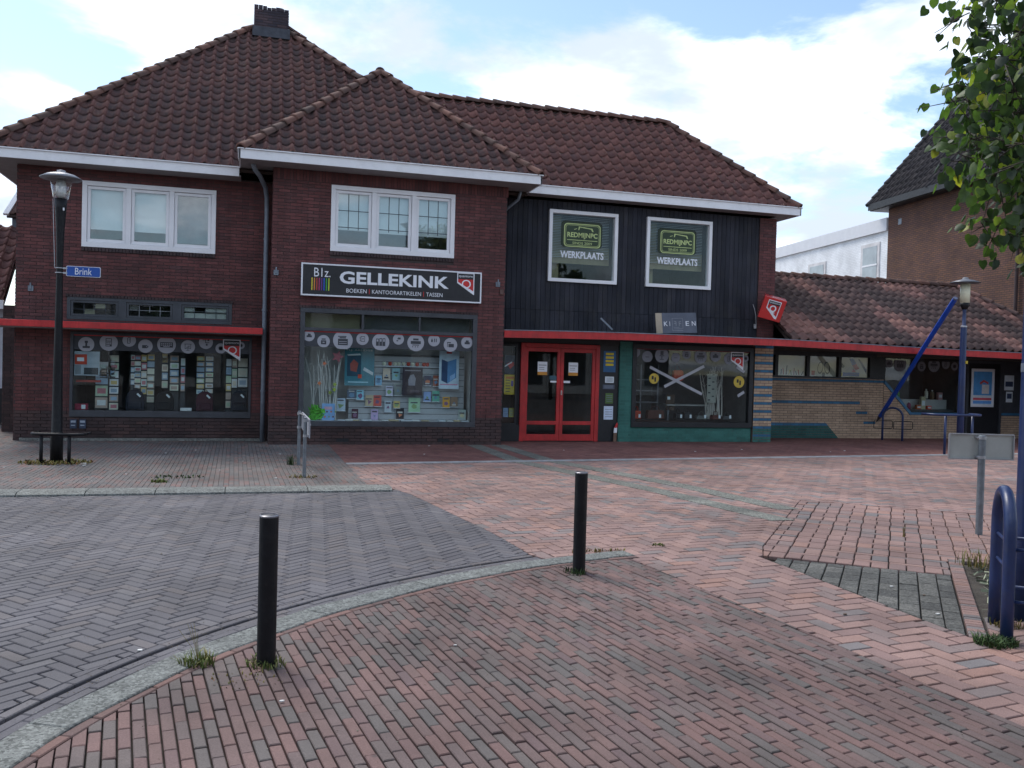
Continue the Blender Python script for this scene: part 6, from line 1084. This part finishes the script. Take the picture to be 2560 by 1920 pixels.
for k, ((lb, c), (x0, z0, x1, z1)) in enumerate(zip(q, LPOST)):
    yy = (18.40, 18.392, 18.6, 18.5, 18.5)[k]; o = thing(['poster', 'flyer', 'shelf_edge', 'pouch', 'paper_strip'][k], lb, ['poster', 'flyer', 'shelf', 'pouch', 'paper'][k], ((x0+x1)/2, yy, z0)); MB().box(x0, x1, yy, yy+(.003 if k < 2 else .08), z0, z1).build('sheet' if k < 2 else 'body', hexm(c), o, bevel=.0 if k < 3 else .01)
    if k == 0: MB().box(x0+.17, x1-.02, yy-.0014, yy-.0004, z0+.02, z0+.15).build('photo', hexm('3a3c40'), o); MB().box(x0+.02, x0+.12, yy-.0014, yy-.0004, z0+.02, z0+.2).build('text_block', hexm('7a8086'), o)
    if k == 1: MB().box(x0+.04, x0+.16, yy-.0014, yy-.0004, z0+.06, z0+.13).build('lettering', QWHITE, o)
    if k == 3: MB().box(x0+.12, x0+.19, yy-.004, yy-.001, z0+.02, z0+.1).build('price_tag', QWHITE, o)
# right window: bags, banner, shelves
bags = [('orange red handbag', 'a83a24'), ('large brown leather bag', '4a2820'), ('black handbag', '1a1a1e'), ('grey box bag', '5c5e5c'), ('chestnut brown bag', '4e2620'), ('small grey box', '46464a'), ('dark bag with silver tags', '26282c')]
for (lb, c), (x0, z0, x1, z1) in zip(bags, RIT[:7]):
    z0 = .50; z1 = max(z1, z0+.1); cx_ = (x0+x1)/2; w = (x1-x0)/2; o = thing('handbag', lb+' on the floor of the dark bag window', 'handbag', (cx_, 18.6, z0)); h = (z1-z0)*.8; MB().prism([(cx_-w, z0), (cx_+w, z0), (cx_+w*.9, z0+h), (cx_-w*.9, z0+h)], 18.53, 18.68).build('body', hexm(c, 1.2), o, bevel=.02); MB().tube([(cx_-w*.5, 18.6, z0+h-.01), (cx_-w*.35, 18.6, z0+h+.07), (cx_, 18.6, z0+h+.1), (cx_+w*.35, 18.6, z0+h+.07), (cx_+w*.5, 18.6, z0+h-.01)], .007, 6).build('handle', hexm(c), o); MB().box(cx_+w*.3, cx_+w*.3+.05, 18.52, 18.523, z0+.03, z0+.11).build('price_tag', QWHITE, o)
x0, z0, x1, z1 = RIT[7]; o = thing('hanging_bag', 'red orange bag hanging behind the taped cross', 'bag', ((x0+x1)/2, 18.9, z0)); MB().prism([(x0, z0+.05), ((x0+x1)/2, z0), (x1, z0+.05), (x1, z1-.03), (x1-.05, z1), (x0+.05, z1), (x0, z1-.03)], 18.85, 18.95).build('body', hexm('b84a34'), o, bevel=.02); MB().tube([(x0+.05, 18.9, z1), (x0+.1, 18.9, z1+.15), (x1-.05, 18.9, z1)], .006, 6).build('strap', hexm('702a20'), o)
x0, z0, x1, z1 = RIT[8]; o = thing('cloth_banner', 'pale printed banner hanging before the bare branches', 'banner', ((x0+x1)/2, 18.7, z0)); MB().box(x0, x1, 18.7, 18.706, z0, z1).build('cloth', hexm('8c8c84'), o); [MB().box(x0+.03+.1*(k % 2), x0+.09+.1*(k % 2), 18.6985, 18.6995, z0+.05+k*.085, z0+.08+k*.085).build('print', CHAR, o) for k in range(8)]
x0, z0, x1, z1 = RIT[9]; o = thing('patterned_cloth', 'brown patterned cloth hung at the end of the shelf rack', 'cloth', ((x0+x1)/2, 18.9, z0)); MB().box(x0, x1, 18.9, 18.92, z0, z1).build('cloth', hexm('4a3a30'), o); MB().box(x0+.03, x0+.1, 18.895, 18.899, z1-.12, z1-.05).build('price_tag', QWHITE, o)
o = thing('shelf_rack', 'dim metal shelf rack at the green pier end of the bag window', 'rack', (8.8, 19.2, .5)); RK = M('rack_metal', (.18, .18, .2), .5, .3)
for x in (8.35, 8.78, 9.22): MB().box(x, x+.03, 19.1, 19.4, .5, 1.75).build('upright', RK, o)
for z in (.85, 1.12, 1.38): MB().box(8.38, 9.22, 19.1, 19.4, z, z+.02).build('shelf', RK, o)
o = thing('display_table', 'low pale table deep in the bag window', 'table', (9.9, 19.0, .5)); MB().box(9.35, 10.45, 18.85, 19.2, .80, .83).build('top', M('table_top', (.3, .29, .28), .6), o); [MB().box(x, x+.04, 18.9, 18.94, .45, .80).build('leg', RK, o) for x in (9.4, 10.38)]
# posters beside the red door
for lb, x0, x1, z0, z1, c, yy in (('yellow event poster in the narrow display case', 5.25, 5.50, 1.01, 1.44, 'b8a02c', YR+.03), ('dark poster with red heart in the narrow display case', 5.25, 5.50, 1.46, 1.86, '2a3444', YR+.03), ('pale blue leaflet at the bottom of the display case', 5.24, 5.35, .52, .72, '7a90b0', YR+.03), ('yellow green leaflet at the bottom of the display case', 5.37, 5.49, .52, .72, '8a8a48', YR+.03), ('blue poster with yellow text lines beside the red door', 7.52, 7.81, 1.55, 2.02, '33587c', YR-.018), ('small white timetable beside the red door', 7.57, 7.78, 1.31, 1.45, 'c4ccd0', YR-.018), ('green leaflet beside the red door', 7.59, 7.77, .85, 1.08, '4c6438', YR-.018), ('white sheet of text beside the red door', 7.56, 7.78, .49, .79, 'b4c0dc', YR-.018), ('pair of grey cards beside the red door', 7.52, 7.80, 1.17, 1.27, '4a505c', YR-.018)):
    o = thing('leaflet' if 'leaflet' in lb or 'card' in lb else 'poster', lb, 'poster' if 'poster' in lb else 'notice', ((x0+x1)/2, yy, z0)); MB().box(x0, x1, yy, yy+.004, z0, z1).build('sheet', hexm(c), o); w, h = x1-x0, z1-z0
    if 'yellow text' in lb: [MB().box(x0+.05, x1-.05, yy-.0015, yy-.0003, z0+.14+k*.08, z0+.19+k*.08).build('text_line', hexm('c0aa30'), o) for k in range(4)]
    elif 'heart' in lb: MB().prism([(x0+.12, z0+.1), (x0+.21, z0+.19), (x0+.2, z0+.25), (x0+.14, z0+.26), (x0+.05, z0+.22)], yy-.0015, yy-.0003).build('heart', QRED, o); MB().prism([(x0+.0, z0+.14), (x0+.16, z0+.24), (x0+.16, z0+.27), (x0, z0+.17)], yy-.003, yy-.0017).build('ribbon', QWHITE, o)
    elif 'event' in lb: MB().box(x0+.03, x1-.03, yy-.0015, yy-.0003, z1-.09, z1-.04).build('title', hexm('b86a28'), o); MB().box(x1-.1, x1-.05, yy-.0015, yy-.0003, z0+.18, z0+.3).build('figure', hexm('5a4a88'), o); [MB().box(x0+.03, x0+.13, yy-.0015, yy-.0003, z0+.06+k*.06, z0+.075+k*.06).build('text_line', CHAR, o) for k in range(5)]
    else: [MB().box(x0+.12*w, x1-.12*w, yy-.0015, yy-.0003, z0+h*(.2+.18*k), z0+h*(.2+.18*k)+.01).build('text_line', hexm('6a7480'), o) for k in range(4)]
# low wing door poster, papers and window goods
o = thing('framed_poster', 'white framed blue poster with book tower on the black door', 'poster', (19.02, 19.4, .86)); MB().frame(18.64, 19.41, .86, 1.90, .06, YY-.06, YY-.032).build('frame', QWHITE, o, bevel=.01); MB().box(18.70, 19.35, YY-.045, YY-.04, .92, 1.84).build('sheet', hexm('c4ccd8'), o); MB().box(18.72, 19.33, YY-.047, YY-.0452, 1.18, 1.82).build('sky_field', hexm('4f8fc4'), o); MB().prism([(18.92, 1.52), (19.05, 1.60), (19.22, 1.53), (19.20, 1.48), (19.06, 1.54), (18.95, 1.47)], YY-.05, YY-.0472).build('open_book', hexm('b84a44'), o); MB().box(19.0, 19.24, YY-.049, YY-.0472, 1.22, 1.47).build('book_stack', hexm('c8c4c0'), o); MB().box(18.72, 19.33, YY-.047, YY-.0452, 1.05, 1.11).build('red_bar', hexm('c04a58'), o); MB().box(18.72, 19.33, YY-.047, YY-.0452, .95, 1.03).build('blue_bar', hexm('5a94d0'), o)
for lb, x0, x1, z0, z1 in (('white flyer with dark photo on the panel beside the black door', 19.80, 20.12, 1.33, 1.74), ('white paper with dots below the photo flyer', 19.87, 20.09, 1.0, 1.29)):
    o = thing('flyer', lb, 'flyer', ((x0+x1)/2, YY, z0)); MB().box(x0, x1, YY-.006, YY-.002, z0, z1).build('sheet', hexm('c4ccdc'), o); MB().box(x0+.03, x1-.03, YY-.0075, YY-.0062, z0+.1, z0+.24).build('print', hexm('34405a'), o)
goods = [('green bottle', 16.55, 1.02, .22, '5a8a4a'), ('teal bottle', 16.68, 1.02, .22, '4a8a90'), ('bright green bottle', 16.82, 1.02, .24, '3a7a3a'), ('pink ball shaped tin', 16.98, .76, .2, '8a3a5a'), ('orange box', 17.28, .76, .12, 'b8603a'), ('cream box', 17.42, .76, .34, 'b0a888'), ('coral red box', 17.62, .76, .1, 'd0503c'), ('white lotion bottle', 17.75, 1.05, .26, 'c8c4b4'), ('brown jar', 17.95, 1.02, .26, '6a5a48'), ('pink carton', 18.2, 1.02, .2, 'b88a8a')]
sh = thing('goods_shelf', 'dark stepped shelf inside the slanted window', 'shelf', (17.4, 19.8, .7)); MB().box(16.9, 18.35, 19.68, 19.95, .70, .76).build('lower_step', ROOM, sh); MB().box(16.35, 18.36, 19.96, 20.2, .70, 1.02).build('upper_step', ROOML, sh)
for nm, x, z, h, c in goods:
    yy = 20.05 if z > 1 else 19.8; o = thing('goods', nm+' on the shelf behind the slanted window', 'goods', (x, yy, z)); r = .05
    if 'bottle' in nm or 'jar' in nm or 'tin' in nm: MB().lathe([(r, 0), (r*1.05, h*.5), (r, h*.72), (r*.4, h*.82), (r*.4, h*.9)], (x, yy, z), 12).build('body', hexm(c), o, smooth=True); MB().lathe([(r*.45, h*.9), (r*.45, h)], (x, yy, z), 10).build('cap', QWHITE, o)
    else: MB().box(x-.07, x+.07, yy-.04, yy+.04, z, z+h).build('carton', hexm(c), o, bevel=.004); MB().box(x-.05, x+.05, yy-.043, yy-.0405, z+h*.3, z+h*.7).build('print', QWHITE, o)
# small white lamp on the brown house
fbox(MB(), -5.95, -5.7, -.25, -.02, 3.45, 3.53).build('wall_lamp', QWHITE, bh, bevel=.02)
# ================================================================ weeds, grass, litter
GR = (PM('grass_blade', [(0, '4a5a2c'), (.5, '5e6c38'), (.8, '7a7a48'), (1, '8c8058')], False, rough=.8, bump=0.), PM('dry_weed', [(0, '6a5a34'), (.5, '7a7040'), (.8, '54602e'), (1, '8c5a3c')], False, rough=.85, bump=0.), PM('dark_weed', [(0, '22301c'), (.5, '2c4022'), (.8, '3c5228'), (1, '4c5c34')], False, rough=.8, bump=0.))
def tuft(label, c, n, h, sp, mat, seed, lean=.6, wide=.006, stalks=0, ell=1., group=None):
    R = random.Random(seed); mb = MB(); t = thing('grass_tuft', label, 'weed', (c[0], c[1], 0), group)
    for k in range(n):
        a = R.uniform(0, 2*PI); r = sp*R.random()**.6; x, y = c[0]+math.cos(a)*r*ell, c[1]+math.sin(a)*r; hh = h*R.uniform(.4, 1); d = R.uniform(0, 2*PI); l = hh*lean*R.uniform(.3, 1.2); w = wide*R.uniform(.6, 1.3); px, py_ = -math.sin(d)*w, math.cos(d)*w; z0 = (c[2] if len(c) > 2 else 0)-.004
        p = [(x, y, z0), (x+math.cos(d)*l*.35, y+math.sin(d)*l*.35, z0+hh*.65), (x+math.cos(d)*l, y+math.sin(d)*l, z0+hh)]; mb.add([(p[0][0]-px, p[0][1]-py_, p[0][2]), (p[0][0]+px, p[0][1]+py_, p[0][2]), (p[1][0]+px*.8, p[1][1]+py_*.8, p[1][2]), (p[1][0]-px*.8, p[1][1]-py_*.8, p[1][2]), p[2]], [(0, 1, 2, 3), (3, 2, 4)])
    tag(mb.build('blades', mat, t), kind='stuff')
    for k in range(stalks): a = R.uniform(0, 2*PI); MB().tube([(c[0], c[1], 0), (c[0]+math.cos(a)*.03, c[1]+math.sin(a)*.03, h*1.2), (c[0]+math.cos(a)*.10, c[1]+math.sin(a)*.10, h*2.6)], [.0015, .0012, .001], 4).build('stalk', GR[1], t)
tuft('spiky green grass tuft with thin stalks beside the curved kerb', (-.235, 4.87), 130, .075, .07, GR[0], 1, .9, .004, 5, 1.3)
tuft('ring of short weeds round the foot of the bollard by the grass tuft', (.107, 4.80), 160, .05, .10, GR[0], 2, .8, .004); tuft('yellowish weeds creeping in the joints beside the bollard by the grass tuft', (.02, 4.62), 70, .018, .16, GR[1], 3, 1., .004, 0, 1.3)
tuft('few dark weeds at the foot of the bollard near the kerb end', (2.46, 6.48), 80, .06, .09, GR[2], 4, .7, .004); tuft('yellowed weeds round the foot of the black street lamp', (-2.75, 14.5, .0), 420, .055, .32, GR[1], 5, 1.1, .012, 0, 1.6); tuft('dark green bushy weed at the foot of the blue tree guard hoop', (4.37, 4.28), 520, .06, .11, GR[2], 6, 1.2, .004, 0, 1.2); tuft('dry weed at the far leg of the blue tree guard hoop', (4.75, 4.58), 120, .06, .10, GR[1], 7, .8, .004)
tuft('low green weeds growing in the brown shop pavement', (-.9, 12.55, .02), 70, .03, .16, GR[2], 8, .9, .012, 0, 2.2); tuft('yellow flowered weed patch close to the splayed kerb', (-1.08, 12.0, .02), 60, .07, .10, GR[0], 9, .8, .012); tuft('thin weeds behind the far post of the twin post sign', (.62, 14.1), 40, .2, .08, GR[2], 10, .35, .004); tuft('withered weed at the near post of the twin post sign', (.70, 12.42, .01), 110, .05, .2, GR[1], 11, 1., .009)
tuft('row of moss and weeds in the kerb gap behind the bollard', (2.95, 7.21), 90, .035, .05, GR[1], 12, .8, .005, 0, 6.); tuft('small green weed in the pink herringbone paving', (3.62, 7.38), 40, .03, .06, GR[0], 13, 1., .006); tuft('dry stalk growing between the pink blocks by the sign pole', (6.32, 7.38), 7, .2, .02, GR[1], 14, .35, .004); tuft('dry grass at the corner of the tree pit', (6.0, 6.15), 60, .16, .16, GR[1], 15, .6, .004)
# dry cuttings in the tree pit
R = random.Random(5); mb = MB(); 
for k in range(900):
    u, w = R.uniform(-1.2, .62), R.uniform(1.68, 3.3); x, y = bw(u, w); a = R.uniform(0, PI); l = R.uniform(.03, .09); dx, dy = math.cos(a)*l, math.sin(a)*l; z = -.03+R.uniform(0, .03); mb.add([(x-dx-dy*.06, y-dy+dx*.06, z), (x-dx+dy*.06, y-dy-dx*.06, z), (x+dx+dy*.06, y+dy-dx*.06, z+R.uniform(-.01, .02)), (x+dx-dy*.06, y+dy+dx*.06, z+R.uniform(-.01, .02))], [(0, 1, 2, 3)])
tag(mb.build('dry_cuttings', PM('straw', [(0, '5a6050'), (.5, '7c8470'), (1, '989c84')], False, bump=0.)), 'pale dry cuttings covering the soil of the tree pit', 'mulch', kind='stuff')
LIT = (M('litter_white', (.6, .6, .58), .7), M('litter_brown', (.10, .07, .05), .8))
def bit(x, y, z, s, k, lab, grp):
    R.seed(int(abs(x*977+y*131))); p = [(x+s*R.uniform(.6, 1)*math.cos(a), y+s*R.uniform(.3, .8)*math.sin(a)) for a in [2*PI*j/6 for j in range(6)]]; tag(MB().prism(p, z, z+.004+s*.12, 'z').build('litter', LIT[k]), lab, 'litter', grp)
for x, y, z, s in [(-2.35, 14.35, .002, .05), (-2.3, 14.1, .004, .03), (-1.35, 15.9, .002, .02), (-.9, 16.4, .002, .018), (-.4, 13.4, .004, .016), (.5, 15.7, .002, .02), (-1.6, 13.0, .008, .016), (.35, 12.35, .018, .022), (-3.3, 13.9, .004, .02), (-.1, 14.6, .002, .015), (.9, 13.2, .002, .014)]: bit(x, y, z, s, 0, 'white scrap of litter on the brown shop pavement', 'scraps on the shop pavement')
for x, y, s in [(8.6, 16.0, .03), (3.4, 17.2, .03), (9.9, 16.4, .03), (5.9, 16.3, .02), (3.0, 15.6, .02), (12.2, 16.1, .03), (11.7, 15.9, .02)]: bit(x, y, .003, s, 0, 'pale scrap of litter on the red paving under the shop fronts', 'scraps under the shop fronts')
for x, y, s in [(4.72, 5.62, .02), (4.5, 4.9, .02), (4.78, 5.35, .015)]: bit(x, y, .003, s, 0 if s > .016 else 1, 'small fallen leaf or scrap on the grey triangle', 'scraps on the grey blocks')
bit(1.15, 4.9, .004, .012, 0, 'white pebble on the mixed red and grey clinkers', None); bit(.17, 4.25, .004, .014, 0, 'white scrap below the bollard with weeds', None); bit(-.55, 5.16, .004, .02, 0, 'cream leaf in the brick gutter', None); bit(3.85, 5.02, .003, .02, 1, 'dark curled leaf on the pink path', None)

# grit, crumbs of sand and leaf on the paving: far too many to count
R = random.Random(31); mb = MB()
for k in range(1500):
    if k < 500: s_ = R.uniform(.8, sg1); x, y = at_arc(s_, R.gauss(.27, .10))
    elif k < 1000: x, y = R.uniform(-1.2, 4.2), R.uniform(2.8, 7.5)
    else: x, y = R.uniform(-3, 9), R.uniform(6.5, 17.2)
    r = R.uniform(.002, .006)*(1 if k < 1000 else 1.8); a = R.uniform(0, PI); mb.add([(x+r*math.cos(a+t_)*R.uniform(.6, 1.2), y+r*math.sin(a+t_)*R.uniform(.4, 1.), .0045) for t_ in (0, PI/2, PI, PI*1.5)]+[(x, y, .0045+r*.6)], [(0, 1, 4), (1, 2, 4), (2, 3, 4), (3, 0, 4)])
tag(mb.build('grit', PM('grit', [(0, '3c342c'), (.5, '5c5040'), (.85, '6c6654'), (1, 'a8a498')], False, bump=0.)), 'loose grit and leaf crumbs scattered over the paving', 'grit', kind='stuff')
